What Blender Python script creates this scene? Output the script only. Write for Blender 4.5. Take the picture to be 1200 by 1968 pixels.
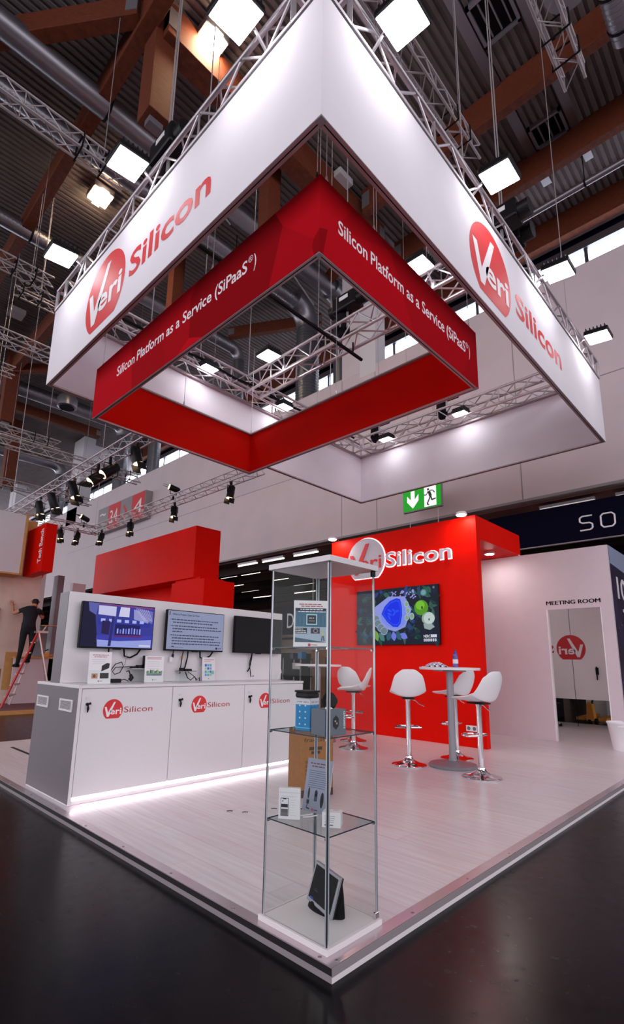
import bpy, bmesh, math, random
from mathutils import Vector, Matrix
random.seed(7)
for o in list(bpy.data.objects): bpy.data.objects.remove(o)
S = bpy.context.scene
COL = S.collection
PI = math.pi
V = Vector
HP = 0.0533                      # height of the stand platform

# ------------------------------------------------------------------ camera
yaw, pit, roll = 0.7733, 0.2014, 0.0182
fw = V((math.cos(yaw)*math.cos(pit), math.sin(yaw)*math.cos(pit), math.sin(pit)))
r0 = V((math.sin(yaw), -math.cos(yaw), 0)); u0 = r0.cross(fw)
rr = r0*math.cos(roll)+u0*math.sin(roll); uu = -r0*math.sin(roll)+u0*math.cos(roll)
cam = bpy.data.cameras.new('camera'); camo = bpy.data.objects.new('camera', cam); COL.objects.link(camo)
M = Matrix.Identity(4)
for i in range(3): M[i][0] = rr[i]; M[i][1] = uu[i]; M[i][2] = -fw[i]
M.translation = (-1.6699, -1.4408, 1.1995)
camo.matrix_world = M
cam.sensor_fit = 'HORIZONTAL'; cam.sensor_width = 36; cam.lens = 969.4273*36/1200
cam.shift_x = (600-584.3629)/1200; cam.shift_y = (1073.1513-984)/1200
cam.clip_start = 0.02; cam.clip_end = 400
S.camera = camo
# ------------------------------------------------------------------ world, exposure
w = bpy.data.worlds.new('world'); S.world = w; w.use_nodes = True
w.node_tree.nodes['Background'].inputs[0].default_value = (.985, .94, 1.0, 1)
w.node_tree.nodes['Background'].inputs[1].default_value = 1.35
S.view_settings.view_transform = 'Standard'; S.view_settings.look = 'None'
S.view_settings.exposure = 0.35; S.view_settings.gamma = 1.0; S.view_settings.use_curve_mapping = False
FLOOD, HALLLAMP, LED, SPOT = 22.0, 90.0, 6.0, 130.0

# ------------------------------------------------------------------ materials
def lin(c): return tuple(((x/255)/12.92 if x/255 <= .04045 else ((x/255+.055)/1.055)**2.4) for x in c)
MATS = {}
def mat(name, rgb, rough=.5, metal=0, spec=.5, emit=None, noise=None, bump=0, stretch=(1,1,1), coat=0):
    m = bpy.data.materials.new(name); m.use_nodes = True; nt = m.node_tree; b = nt.nodes['Principled BSDF']
    c = lin(rgb); b.inputs['Base Color'].default_value = (*c, 1); b.inputs['Roughness'].default_value = rough
    b.inputs['Metallic'].default_value = metal; b.inputs['Specular IOR Level'].default_value = spec
    b.inputs['Coat Weight'].default_value = coat
    if emit: b.inputs['Emission Color'].default_value = (*lin(emit[0]), 1); b.inputs['Emission Strength'].default_value = emit[1]
    if noise or bump:
        tc = nt.nodes.new('ShaderNodeTexCoord'); mp = nt.nodes.new('ShaderNodeMapping'); mp.inputs['Scale'].default_value = stretch
        nt.links.new(tc.outputs['Object'], mp.inputs['Vector'])
        sc, amt = noise if noise else (20, 0)
        n = nt.nodes.new('ShaderNodeTexNoise'); n.inputs['Scale'].default_value = sc; n.inputs['Detail'].default_value = 5
        nt.links.new(mp.outputs['Vector'], n.inputs['Vector'])
        if amt:
            rp = nt.nodes.new('ShaderNodeValToRGB'); rp.color_ramp.elements[0].position = .3; rp.color_ramp.elements[1].position = .7
            rp.color_ramp.elements[0].color = (*[max(0, x*(1-amt)) for x in c], 1); rp.color_ramp.elements[1].color = (*[min(1, x*(1+amt)) for x in c], 1)
            nt.links.new(n.outputs['Fac'], rp.inputs['Fac']); nt.links.new(rp.outputs['Color'], b.inputs['Base Color'])
        if bump:
            bp = nt.nodes.new('ShaderNodeBump'); bp.inputs['Strength'].default_value = bump; bp.inputs['Distance'].default_value = .01
            nt.links.new(n.outputs['Fac'], bp.inputs['Height']); nt.links.new(bp.outputs['Normal'], b.inputs['Normal'])
    MATS[name] = m; return m
def glow(name, rgb, strength):
    m = bpy.data.materials.new(name); m.use_nodes = True; nt = m.node_tree; nt.nodes.remove(nt.nodes['Principled BSDF'])
    e = nt.nodes.new('ShaderNodeEmission'); e.inputs[0].default_value = (*lin(rgb), 1); e.inputs[1].default_value = strength
    nt.links.new(e.outputs[0], nt.nodes['Material Output'].inputs[0]); MATS[name] = m; return m
def glassmat(name, tint, refl=.06, rough=.02):
    m = bpy.data.materials.new(name); m.use_nodes = True; nt = m.node_tree; nt.nodes.remove(nt.nodes['Principled BSDF'])
    t = nt.nodes.new('ShaderNodeBsdfTransparent'); t.inputs[0].default_value = (*tint, 1)
    g = nt.nodes.new('ShaderNodeBsdfGlossy'); g.inputs['Roughness'].default_value = rough
    lw = nt.nodes.new('ShaderNodeLayerWeight'); lw.inputs[0].default_value = .5
    pw = nt.nodes.new('ShaderNodeMath'); pw.operation = 'POWER'; pw.inputs[1].default_value = 4; nt.links.new(lw.outputs['Facing'], pw.inputs[0])
    fr = nt.nodes.new('ShaderNodeMath'); fr.operation = 'MULTIPLY_ADD'; fr.inputs[1].default_value = .3; fr.inputs[2].default_value = refl*.1; nt.links.new(pw.outputs[0], fr.inputs[0])
    mx = nt.nodes.new('ShaderNodeMixShader')
    nt.links.new(fr.outputs[0], mx.inputs[0]); nt.links.new(t.outputs[0], mx.inputs[1]); nt.links.new(g.outputs[0], mx.inputs[2])
    nt.links.new(mx.outputs[0], nt.nodes['Material Output'].inputs[0]); MATS[name] = m; return m
def colmat(name, emit=0, rough=.5):
    m = bpy.data.materials.new(name); m.use_nodes = True; nt = m.node_tree; b = nt.nodes['Principled BSDF']
    a = nt.nodes.new('ShaderNodeAttribute'); a.attribute_name = 'Col'
    if emit:
        b.inputs['Base Color'].default_value = (.01, .01, .012, 1); b.inputs['Roughness'].default_value = .3; b.inputs['Specular IOR Level'].default_value = .06
        nt.links.new(a.outputs['Color'], b.inputs['Emission Color']); b.inputs['Emission Strength'].default_value = emit
    else:
        nt.links.new(a.outputs['Color'], b.inputs['Base Color']); b.inputs['Roughness'].default_value = rough
    MATS[name] = m; return m

mat('fabric_white', (238, 234, 242), .85, 0, .1, noise=(3, .02))
mat('fabric_red', (236, 22, 8), .8, 0, .08, noise=(1.3, .03))
mat('fabric_crimson', (150, 10, 24), .85, 0, .06)
mat('alu', (176, 160, 164), .4, .35)
mat('truss', (205, 198, 204), .38, .75)
mat('truss_dim', (184, 176, 180), .45, .5)
mat('logo_red', (222, 52, 56), .6)
mat('logo_white', (245, 240, 245), .6)
mat('lam_white', (232, 228, 232), .28, noise=(40, .01))
mat('lam_grey', (116, 107, 115), .45, noise=(60, .02))
mat('panel_white', (230, 226, 230), .4)
mat('red_paint', (230, 16, 3), .5, 0, .06, noise=(4, .03))
mat('red_text', (186, 40, 48), .5)
mat('grey_wall', (218, 205, 213), .7, 0, .2, noise=(6, .02))
mat('hall_wall', (214, 199, 205), .8, noise=(1.2, .03))
mat('hall_pier', (214, 202, 207), .8, noise=(2, .03))
mat('hall_white', (220, 216, 222), .8)
mat('black_plastic', (18, 16, 20), .4, 0, .25)
mat('black_matte', (16, 13, 17), .75, 0, .2)
mat('tv_black', (10, 7, 12), .22, 0, .12)
mat('sign_face', (206, 198, 208), .5)
mat('chrome', (225, 222, 226), .06, 1)
mat('steel_grey', (150, 148, 156), .38, .45)
mat('white_plastic', (240, 238, 242), .3)
mat('wood_beam', (112, 50, 24), .7, noise=(9, .3), stretch=(1, 1, 6))
mat('duct', (158, 156, 164), .38, .85)
mat('duct_dark', (120, 122, 130), .4, .8)
mat('navy', (10, 9, 30), .8, 0, .05)
mat('cardboard', (158, 106, 58), .8, noise=(30, .08))
mat('cardboard_dark', (70, 34, 24), .8)
mat('print_blue', (20, 140, 205), .35)
mat('box_grey', (112, 120, 134), .45)
mat('box_navy', (30, 44, 78), .4)
mat('led', (255, 250, 252), .5, emit=((255, 245, 250), LED))
glow('flood_glow', (255, 250, 255), FLOOD)
glow('hall_glow', (255, 222, 180), HALLLAMP)
glow('spot_glow', (255, 244, 238), SPOT)
glow('strip_glow', (255, 240, 225), 3.0)
glow('sky_window', (236, 242, 255), 5.0)
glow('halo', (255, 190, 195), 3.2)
glow('warm_glow', (255, 214, 160), 5.0)
glassmat('glass', (.965, .98, .975))
glassmat('shelf_glass', (.86, .91, .91))
glassmat('pane_window', (.62, .68, .75))
mat('glass_edge', (196, 200, 206), .15, .3, .8)
mat('glass_edge_dark', (54, 62, 78), .2, .4, .8)
mat('frost', (226, 220, 224), .7)
mat('skin', (196, 138, 108), .6)
mat('cloth_black', (26, 25, 34), .85)
mat('trouser', (18, 17, 22), .9)
mat('hair', (34, 24, 20), .8)
mat('plaster', (224, 200, 188), .85, noise=(2.2, .12))
mat('plywood', (206, 152, 92), .7, noise=(8, .1))
mat('orange_paint', (222, 138, 40), .5)
mat('green_sign', (0, 150, 20), .5, emit=((0, 160, 20), .5))
mat('sign_white', (250, 250, 250), .5, emit=((255, 255, 255), .55))
mat('carpet_red', (120, 84, 92), .95, noise=(60, .1))
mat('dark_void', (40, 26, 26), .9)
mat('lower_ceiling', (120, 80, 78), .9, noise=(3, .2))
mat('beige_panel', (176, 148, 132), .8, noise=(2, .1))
mat('screw', (150, 145, 150), .3, 1)
mat('strip_white', (236, 230, 232), .5)
mat('strip_grey', (150, 142, 146), .5)
mat('strip_black', (24, 16, 22), .6)
mat('edge_profile', (206, 192, 198), .22, .6)
mat('ladder_alu', (200, 180, 176), .4, .6)
mat('ladder_red', (190, 50, 50), .5)
mat('plastic_film', (190, 170, 200), .2, .0, .8)
mat('frosted_acrylic', (225, 222, 228), .25)
mat('bottle_blue', (70, 50, 150), .12, 0, .8)
mat('gfx_dark', (40, 26, 60), .5, noise=(3, .8))
colmat('print'); colmat('screen', .72)

def floor_mats():
    # dark hall floor: satin, scuffed
    m = bpy.data.materials.new('hall_floor'); m.use_nodes = True; nt = m.node_tree; b = nt.nodes['Principled BSDF']
    tc = nt.nodes.new('ShaderNodeTexCoord')
    n1 = nt.nodes.new('ShaderNodeTexNoise'); n1.inputs['Scale'].default_value = 1.6; n1.inputs['Detail'].default_value = 8
    n2 = nt.nodes.new('ShaderNodeTexNoise'); n2.inputs['Scale'].default_value = 14; n2.inputs['Detail'].default_value = 6
    vo = nt.nodes.new('ShaderNodeTexVoronoi'); vo.inputs['Scale'].default_value = 5.5
    for n in (n1, n2, vo): nt.links.new(tc.outputs['Object'], n.inputs['Vector'])
    r1 = nt.nodes.new('ShaderNodeValToRGB'); r1.color_ramp.elements[0].color = (.002, .0016, .0026, 1); r1.color_ramp.elements[1].color = (.007, .0056, .0078, 1)
    r1.color_ramp.elements[0].position = .35; r1.color_ramp.elements[1].position = .75
    nt.links.new(n1.outputs['Fac'], r1.inputs['Fac'])
    sp = nt.nodes.new('ShaderNodeValToRGB'); sp.color_ramp.elements[0].color = (1, 1, 1, 1); sp.color_ramp.elements[1].color = (0, 0, 0, 1)
    sp.color_ramp.elements[0].position = .018; sp.color_ramp.elements[1].position = .03
    nt.links.new(vo.outputs['Distance'], sp.inputs['Fac'])
    mx = nt.nodes.new('ShaderNodeMixRGB'); mx.inputs[2].default_value = (.06, .055, .06, 1)
    nt.links.new(sp.outputs['Color'], mx.inputs[0]); nt.links.new(r1.outputs['Color'], mx.inputs[1]); nt.links.new(mx.outputs[0], b.inputs['Base Color'])
    rr_ = nt.nodes.new('ShaderNodeMapRange'); rr_.inputs[3].default_value = .15; rr_.inputs[4].default_value = .34
    nt.links.new(n2.outputs['Fac'], rr_.inputs[0]); nt.links.new(rr_.outputs[0], b.inputs['Roughness'])
    b.inputs['Specular IOR Level'].default_value = .15
    MATS['hall_floor'] = m
    # pale laminate of the stand: streaks along one direction
    m = bpy.data.materials.new('laminate'); m.use_nodes = True; nt = m.node_tree; b = nt.nodes['Principled BSDF']
    tc = nt.nodes.new('ShaderNodeTexCoord'); mp = nt.nodes.new('ShaderNodeMapping'); mp.inputs['Rotation'].default_value = (0, 0, math.radians(0)); mp.inputs['Scale'].default_value = (22, 1.3, 1)
    nt.links.new(tc.outputs['Object'], mp.inputs['Vector'])
    n1 = nt.nodes.new('ShaderNodeTexNoise'); n1.inputs['Scale'].default_value = 1.5; n1.inputs['Detail'].default_value = 7
    nt.links.new(mp.outputs['Vector'], n1.inputs['Vector'])
    br = nt.nodes.new('ShaderNodeTexBrick'); br.inputs['Scale'].default_value = 1; br.inputs['Mortar Size'].default_value = .004
    br.inputs['Color1'].default_value = (*lin((232, 226, 230)), 1); br.inputs['Color2'].default_value = (*lin((227, 219, 224)), 1); br.inputs['Mortar'].default_value = (*lin((220, 207, 212)), 1)
    br.inputs['Brick Width'].default_value = 1.28; br.inputs['Row Height'].default_value = .19
    mp2 = nt.nodes.new('ShaderNodeMapping'); mp2.inputs['Rotation'].default_value = (0, 0, math.radians(90))
    nt.links.new(tc.outputs['Object'], mp2.inputs['Vector']); nt.links.new(mp2.outputs[0], br.inputs['Vector'])
    rp = nt.nodes.new('ShaderNodeValToRGB'); rp.color_ramp.elements[0].position = .3; rp.color_ramp.elements[1].position = .65
    rp.color_ramp.elements[0].color = (*lin((232, 220, 224)), 1); rp.color_ramp.elements[1].color = (1, 1, 1, 1)
    nt.links.new(n1.outputs['Fac'], rp.inputs['Fac'])
    mx = nt.nodes.new('ShaderNodeMixRGB'); mx.blend_type = 'MULTIPLY'; mx.inputs[0].default_value = .6
    nt.links.new(br.outputs['Color'], mx.inputs[1]); nt.links.new(rp.outputs['Color'], mx.inputs[2]); nt.links.new(mx.outputs[0], b.inputs['Base Color'])
    b.inputs['Roughness'].default_value = .3; b.inputs['Specular IOR Level'].default_value = .4
    MATS['laminate'] = m
    # ceiling deck
    mat('deck', (128, 118, 118), .8, 0, .15, noise=(2, .1))
floor_mats()

# ------------------------------------------------------------------ mesh helpers
class MB:
    def __init__(s): s.v = []; s.f = []; s.mi = []
    def add(s, vs, fs, mi=0):
        k = len(s.v); s.v += [tuple(x) for x in vs]; s.f += [tuple(i+k for i in f) for f in fs]; s.mi += [mi]*len(fs); return s
    def box(s, a, b, mi=0):
        x0, x1 = sorted((a[0], b[0])); y0, y1 = sorted((a[1], b[1])); z0, z1 = sorted((a[2], b[2]))
        return s.add([(x0,y0,z0),(x1,y0,z0),(x1,y1,z0),(x0,y1,z0),(x0,y0,z1),(x1,y0,z1),(x1,y1,z1),(x0,y1,z1)],
              [(0,3,2,1),(4,5,6,7),(0,1,5,4),(1,2,6,5),(2,3,7,6),(3,0,4,7)], mi)
    def obox(s, o, u, v, n, a, b, mi=0):
        "box in a frame: corner ranges a..b along u,v,n"
        k = len(s.v); s.box(a, b, mi)
        for i in range(k, len(s.v)):
            p = s.v[i]; s.v[i] = tuple(V(o)+V(u)*p[0]+V(v)*p[1]+V(n)*p[2])
        return s
    def bar(s, p0, p1, w, h=None, up=(0,0,1), mi=0):
        p0, p1 = V(p0), V(p1); d = (p1-p0); L = d.length; d.normalize(); h = h or w
        upv = V(up)
        if abs(d.dot(upv)) > .99: upv = V((1,0,0))
        sd = d.cross(upv).normalized(); up2 = sd.cross(d)
        return s.obox(p0, d, sd, up2, (0,-w/2,-h/2), (L,w/2,h/2), mi)
    def tube(s, pts, r, n=8, cap=True, mi=0):
        pts = [V(p) for p in pts]; rs = r if isinstance(r, (list, tuple)) else [r]*len(pts)
        k = len(s.v); prev = None
        for i, p in enumerate(pts):
            d = (pts[min(i+1, len(pts)-1)]-pts[max(i-1, 0)]).normalized()
            if prev is None:
                a = V((0,0,1)) if abs(d.z) < .9 else V((1,0,0)); x = d.cross(a).normalized()
            else:
                x = (prev-d*prev.dot(d)).normalized()
            prev = x; y = d.cross(x)
            for j in range(n):
                t = 2*PI*j/n; s.v.append(tuple(p+x*math.cos(t)*rs[i]+y*math.sin(t)*rs[i]))
        m = len(pts)
        for i in range(m-1):
            for j in range(n):
                a = k+i*n+j; b = k+i*n+(j+1) % n; s.f.append((a, b, b+n, a+n)); s.mi.append(mi)
        if cap:
            s.f.append(tuple(k+j for j in reversed(range(n)))); s.mi.append(mi)
            s.f.append(tuple(k+(m-1)*n+j for j in range(n))); s.mi.append(mi)
        return s
    def lathe(s, prof, c=(0,0,0), n=24, mi=0):
        k = len(s.v)
        for r, z in prof:
            for j in range(n):
                t = 2*PI*j/n; s.v.append((c[0]+r*math.cos(t), c[1]+r*math.sin(t), c[2]+z))
        for i in range(len(prof)-1):
            for j in range(n):
                a = k+i*n+j; b = k+i*n+(j+1) % n; s.f.append((a, b, b+n, a+n)); s.mi.append(mi)
        s.f.append(tuple(k+j for j in reversed(range(n)))); s.mi.append(mi)
        s.f.append(tuple(k+(len(prof)-1)*n+j for j in range(n))); s.mi.append(mi)
        return s
    def prism(s, pts, o, u, v, n, d0, d1, mi=0):
        "extrude 2-D polygon pts (u,v) from d0 to d1 along n"
        o, u, v, n = V(o), V(u), V(v), V(n); m = len(pts)
        A = [o+u*p[0]+v*p[1]+n*d0 for p in pts]; B = [o+u*p[0]+v*p[1]+n*d1 for p in pts]
        return s.add(A+B, [tuple(reversed(range(m))), tuple(range(m, 2*m))]+[(i, (i+1) % m, m+(i+1) % m, m+i) for i in range(m)], mi)

def root_of(o):
    while o.parent: o = o.parent
    return o
def ob(name, mb, m, parent=None, smooth=False, bevel=0, seg=2):
    me = bpy.data.meshes.new(name)
    off = V((0,0,0))
    if parent is not None: off = V(root_of(parent).get('_o', (0,0,0)))
    me.from_pydata([tuple(V(p)-off) for p in mb.v], [], mb.f)
    ms = m if isinstance(m, (list, tuple)) else [m]
    for x in ms: me.materials.append(MATS[x])
    if len(ms) > 1: me.polygons.foreach_set('material_index', mb.mi)
    bm = bmesh.new(); bm.from_mesh(me); bmesh.ops.recalc_face_normals(bm, faces=bm.faces); bm.to_mesh(me); bm.free()
    if smooth:
        me.shade_smooth(); me.set_sharp_from_angle(angle=math.radians(38))
    o = bpy.data.objects.new(name, me); COL.objects.link(o)
    if parent is not None: o.parent = parent
    if bevel:
        b = o.modifiers.new('bevel', 'BEVEL'); b.width = bevel; b.segments = seg; b.limit_method = 'ANGLE'
    return o
def tag(o, label, cat, group=None):
    o['label'] = label; o['category'] = cat
    if group: o['group'] = group
    return o
def thing(name, label, cat, loc=(0,0,0), group=None):
    o = bpy.data.objects.new(name, None); COL.objects.link(o); o.location = loc; o.empty_display_size = .1
    o['_o'] = tuple(loc); return tag(o, label, cat, group)
def struct(name, mb, m, parent=None, **k):
    o = ob(name, mb, m, parent, **k)
    if parent is None: o['kind'] = 'structure'
    return o
def struct_root(name, loc=(0,0,0)):
    o = bpy.data.objects.new(name, None); COL.objects.link(o); o.location = loc; o['_o'] = tuple(loc); o['kind'] = 'structure'; return o
def copy_tree(o, parent=None):
    c = o.copy(); COL.objects.link(c); c.parent = parent
    for ch in list(o.children): copy_tree(ch, c)
    return c
def box1(a, b): return MB().box(a, b)

# flat print: coloured polygons laid on a plane, each layer a hair proud of the last
class Art:
    def __init__(s): s.p = []
    def poly(s, pts, c, l=1): s.p.append((pts, c, l)); return s
    def rect(s, x0, y0, x1, y1, c, l=1): return s.poly([(x0,y0),(x1,y0),(x1,y1),(x0,y1)], c, l)
    def ell(s, cx, cy, rx, ry, c, l=1, n=20, rot=0):
        ca, sa = math.cos(rot), math.sin(rot)
        return s.poly([(cx+rx*math.cos(t)*ca-ry*math.sin(t)*sa, cy+rx*math.cos(t)*sa+ry*math.sin(t)*ca) for t in [2*PI*i/n for i in range(n)]], c, l)
    def line(s, x0, y0, x1, y1, wd, c, l=1):
        d = V((x1-x0, y1-y0)); d.normalize(); k = V((-d.y, d.x))*wd/2
        return s.poly([(x0+k.x,y0+k.y),(x0-k.x,y0-k.y),(x1-k.x,y1-k.y),(x1+k.x,y1+k.y)], c, l)
    def mesh2(s, m2, c, l=1):
        vs, fs = m2
        for f in fs: s.p.append(([vs[i] for i in f], c, l))
        return s
    def build(s, name, o, u, v, n, parent, m='print', eps=.0006):
        o, u, v, n = V(o), V(u), V(v), V(n); mb = MB(); cols = []
        for pts, c, l in s.p:
            k = len(mb.v); mb.v += [tuple(o+u*p[0]+v*p[1]+n*eps*l) for p in pts]; mb.f.append(tuple(range(k, k+len(pts)))); mb.mi.append(0)
            cols += [(*lin(c), 1)]*len(pts)
        me = bpy.data.meshes.new(name); off = V(root_of(parent).get('_o', (0,0,0))) if parent else V((0,0,0))
        me.from_pydata([tuple(V(p)-off) for p in mb.v], [], mb.f); me.materials.append(MATS[m])
        at = me.color_attributes.new('Col', 'FLOAT_COLOR', 'CORNER')
        at.data.foreach_set('color', [x for c in cols for x in c])
        ob_ = bpy.data.objects.new(name, me); COL.objects.link(ob_); ob_.parent = parent; return ob_

_tc = {}
def text2(s, bold=0.0, shear=0):
    "triangulated 2-D outline of a word, cap height 1, starting at x=0, baseline 0 -> (verts, faces, width)"
    key = (s, bold, shear)
    if key in _tc: return _tc[key]
    cu = bpy.data.curves.new('t', 'FONT'); cu.body = s; cu.offset = bold; cu.shear = shear; cu.resolution_u = 3; cu.size = 1
    o = bpy.data.objects.new('t', cu); COL.objects.link(o)
    dg = bpy.context.evaluated_depsgraph_get(); dg.update()
    me = bpy.data.meshes.new_from_object(o.evaluated_get(dg))
    vs = [(v.co.x, v.co.y) for v in me.vertices]; fs = [tuple(p.vertices) for p in me.polygons]
    bpy.data.objects.remove(o); bpy.data.curves.remove(cu); bpy.data.meshes.remove(me)
    cap = .73
    x0 = min(v[0] for v in vs); vs = [((x-x0)/cap, y/cap) for x, y in vs]
    r = (vs, fs, max(v[0] for v in vs)); _tc[key] = r; return r
def text_in(s, x0, x1, base, cap, bold=0.0, shear=0):
    vs, fs, wd = text2(s, bold, shear); k = (x1-x0)/wd
    return [(x0+x*k, base+y*cap) for x, y in vs], fs
def flat(name, m2, o, u, v, n, d, m, parent):
    vs, fs = m2; mb = MB(); o, u, v, n = V(o), V(u), V(v), V(n)
    mb.add([o+u*p[0]+v*p[1]+n*d for p in vs], fs)
    me = bpy.data.meshes.new(name); off = V(root_of(parent).get('_o', (0,0,0)))
    me.from_pydata([tuple(V(p)-off) for p in mb.v], [], mb.f); me.materials.append(MATS[m])
    ob_ = bpy.data.objects.new(name, me); COL.objects.link(ob_); ob_.parent = parent; return ob_
def bars(a, x0, x1, y, h, c, l=1):
    "a line of unreadable small print: word-long dashes"
    x = x0
    while x < x1-h:
        L = min(h*(1.2+3.2*random.random()), x1-x); a.rect(x, y, x+L, y+h*.75, c, l); x += L+h*.6
    return a
# round emblem with a flat foot, radius 1
_a = math.asin(.79)
DISC = [(math.cos(t), math.sin(t)) for t in [(-_a)+(PI+2*_a)*i/40 for i in range(41)]]
VEE = [(-.86,.30),(-.66,.30),(-.49,-.24),(.03,.74),(.22,.74),(-.40,-.62),(-.58,-.62)]
VEE_F = [(0,1,2,6),(6,2,5),(2,3,4,5)]
def logo_parts(o, u, v, n, r, parent, m_disc='logo_red', m_v='logo_white', m_txt='logo_red', d=.002, tx=(1.2,4.15), tb=-.32, th=.62, word='Silicon', bold=.02):
    o, u, v, n = V(o), V(u), V(v), V(n)
    sc = lambda m2: ([(x*r, y*r) for x, y in m2[0]], m2[1])
    flat('logo_disc', sc((DISC, [tuple(range(len(DISC)))])), o, u, v, n, d, m_disc, parent)
    flat('logo_letter', sc((VEE, VEE_F)), o, u, v, n, d*2, m_v, parent)
    flat('logo_letters', sc(text_in('eri', -.30, .86, -.40, .62, .022)), o, u, v, n, d*2, m_v, parent)
    flat('logo_lettering', sc(text_in(word, tx[0], tx[1], tb, th, bold)), o, u, v, n, d, m_txt, parent)
X, Y, Z = V((1,0,0)), V((0,1,0)), V((0,0,1))

# ================================================================== THE HALL
struct('floor', box1((-30,-30,-.2), (30,62,0)), 'hall_floor')
# corrugated roof deck, ribs running along x
mb = MB(); y = -14.0; prof = []
while y < 60: prof += [(y,0),(y+.085,0),(y+.10,.05),(y+.155,.05)]; y += .17
k = len(prof)
for xx in (-16, 14): mb.v += [(xx, p[0], 14.6+p[1]) for p in prof]
for i in range(k-1): mb.f.append((i, i+1, k+i+1, k+i)); mb.mi.append(0)
struct('ceiling', mb, 'deck')
# partition wall between the halls, raised over an opening
XW = 9.5
wall = struct_root('wall_right', (XW, 5, 0))
mb = MB().box((XW,-14,4.85), (XW+.18,60,9.97)); ob('wall_panel', mb, 'hall_wall', wall)
mb = MB()
for yy in (7.9, 6.62, 2.6, -1.4): mb.box((XW-.004, yy, 4.85), (XW+.001, yy+.022, 9.97))
mb.box((XW-.004,-14,7.18), (XW+.001,60,7.2)); ob('panel_joint', mb, 'strip_grey', wall)
ob('wall_foot', MB().box((XW-.01,-14,4.79), (XW+.2,60,4.85)), 'strip_grey', wall)
for a, b, m in ((7.2,7.91,'hall_pier'), (6.61,7.2,'hall_white')): ob('pier', box1((XW-.006,a,9.9 if m == 'hall_pier' else 9.72),(XW+.5,b,14.55)), m, wall)
for yy in (28.4, 41.0):
    ob('pier', box1((XW,yy,9.0), (XW+.7,yy+1.5,14.5)), 'hall_white', wall)
    ob('cross_beam', box1((XW+.7,yy+.2,13.2), (XW+4.2,yy+.7,14.2)), 'hall_white', wall)
# far facade with a band of clerestory windows beyond the partition
fac = struct_root('wall_facade', (13.3,5,0))
ob('facade_panel', box1((13.3,-14,4.95), (13.5,60,12.9)), 'hall_wall', fac)
ob('head_beam', box1((13.25,-14,13.95), (13.5,60,14.12)), 'hall_white', fac)
ob('dark_band', box1((13.32,-14,13.66), (13.45,60,13.95)), 'navy', fac)
ob('blind_box', box1((13.22,-14,13.42), (13.34,60,13.66)), 'duct_dark', fac)
n = 0
yy = -12.0
while yy < 56:
    wd = struct_root('window_%d' % (n+1), (13.3, yy, 12.9)); n += 1
    ob('frame', MB().box((13.28,yy,12.9),(13.4,yy+.1,13.45)).box((13.28,yy,12.9),(13.4,yy+3.4,12.95)).box((13.28,yy+1.7,12.9),(13.4,yy+1.76,13.45)), 'duct_dark', wd)
    ob('pane', box1((13.36,yy+.1,12.95),(13.38,yy+3.4,13.42)), 'sky_window', wd)
    yy += 3.4
# bright windows of the far end wall
we = struct_root('wall_end', (0,58,0))
ob('end_panel', MB().box((-20,58,0),(30,58.3,5)).box((-20,58,13),(30,58.3,14.6)), 'hall_wall', we)
for i in range(8):
    xw = -12+i*5
    wd = struct_root('window_%d' % (n+1), (xw,58,5)); n += 1
    ob('frame', MB().box((xw,57.9,5),(xw+.4,58.1,13)).box((xw,57.9,8.8),(xw+5,58.1,9.0)), 'hall_white', wd)
    ob('pane', box1((xw+.4,58.1,5),(xw+5,58.15,13)), 'sky_window', wd)

# the lower hall seen through the opening
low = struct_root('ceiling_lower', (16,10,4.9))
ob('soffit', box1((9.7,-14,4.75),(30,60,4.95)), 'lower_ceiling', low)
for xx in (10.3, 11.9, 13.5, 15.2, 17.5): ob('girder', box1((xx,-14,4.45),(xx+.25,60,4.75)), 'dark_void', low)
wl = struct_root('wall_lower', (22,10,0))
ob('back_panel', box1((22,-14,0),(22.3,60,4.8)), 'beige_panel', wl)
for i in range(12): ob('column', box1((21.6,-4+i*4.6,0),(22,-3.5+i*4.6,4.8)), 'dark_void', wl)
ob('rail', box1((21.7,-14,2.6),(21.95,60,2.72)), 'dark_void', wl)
tubes = [(9.75,11.72,10.64),(9.72,10.13,9.06),(9.72,13.04,11.98),(11.0,15.8,14.75),(11.04,14.48,13.35),(12.72,14.43,13.5),(12.7,17.9,16.4),(14.3,14.75,13.5),(9.75,2.35,1.24),(9.8,.87,-.3),(11.0,12.4,11.3),(12.7,11.6,10.5),(14.3,18.5,17.2),(16.2,16.6,15.2),(16.2,19.8,18.4)]
for i, (xx, a, b) in enumerate(tubes):
    t = thing('strip_light', 'strip light under the dark lower ceiling, %s' % ['nearest the red wall and showcase','second along the wall edge','left along the wall edge','above the red block corner','right of the red block','over the showcase left','low beside the red step','over the showcase back','just above the dark blue letter banner','at the right edge over the banner','behind the showcase','deep behind the showcase','deep behind the red step','deepest on the right','deepest on the left'][i], 'lamp', (xx,(a+b)/2,4.6), 'strip lights of the lower hall')
    ob('housing', box1((xx-.05,min(a,b),4.62),(xx+.05,max(a,b),4.68)), 'steel_grey', t)
    ob('tube', MB().tube([(xx,a,4.585),(xx,b,4.585)], .024, 8), 'strip_glow', t, True)
    ob('hanger', MB().box((xx-.008,(a+b)/2-.3,4.68),(xx+.008,(a+b)/2-.28,4.76)).box((xx-.008,(a+b)/2+.3,4.68),(xx+.008,(a+b)/2+.32,4.76)), 'black_matte', t)

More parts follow.
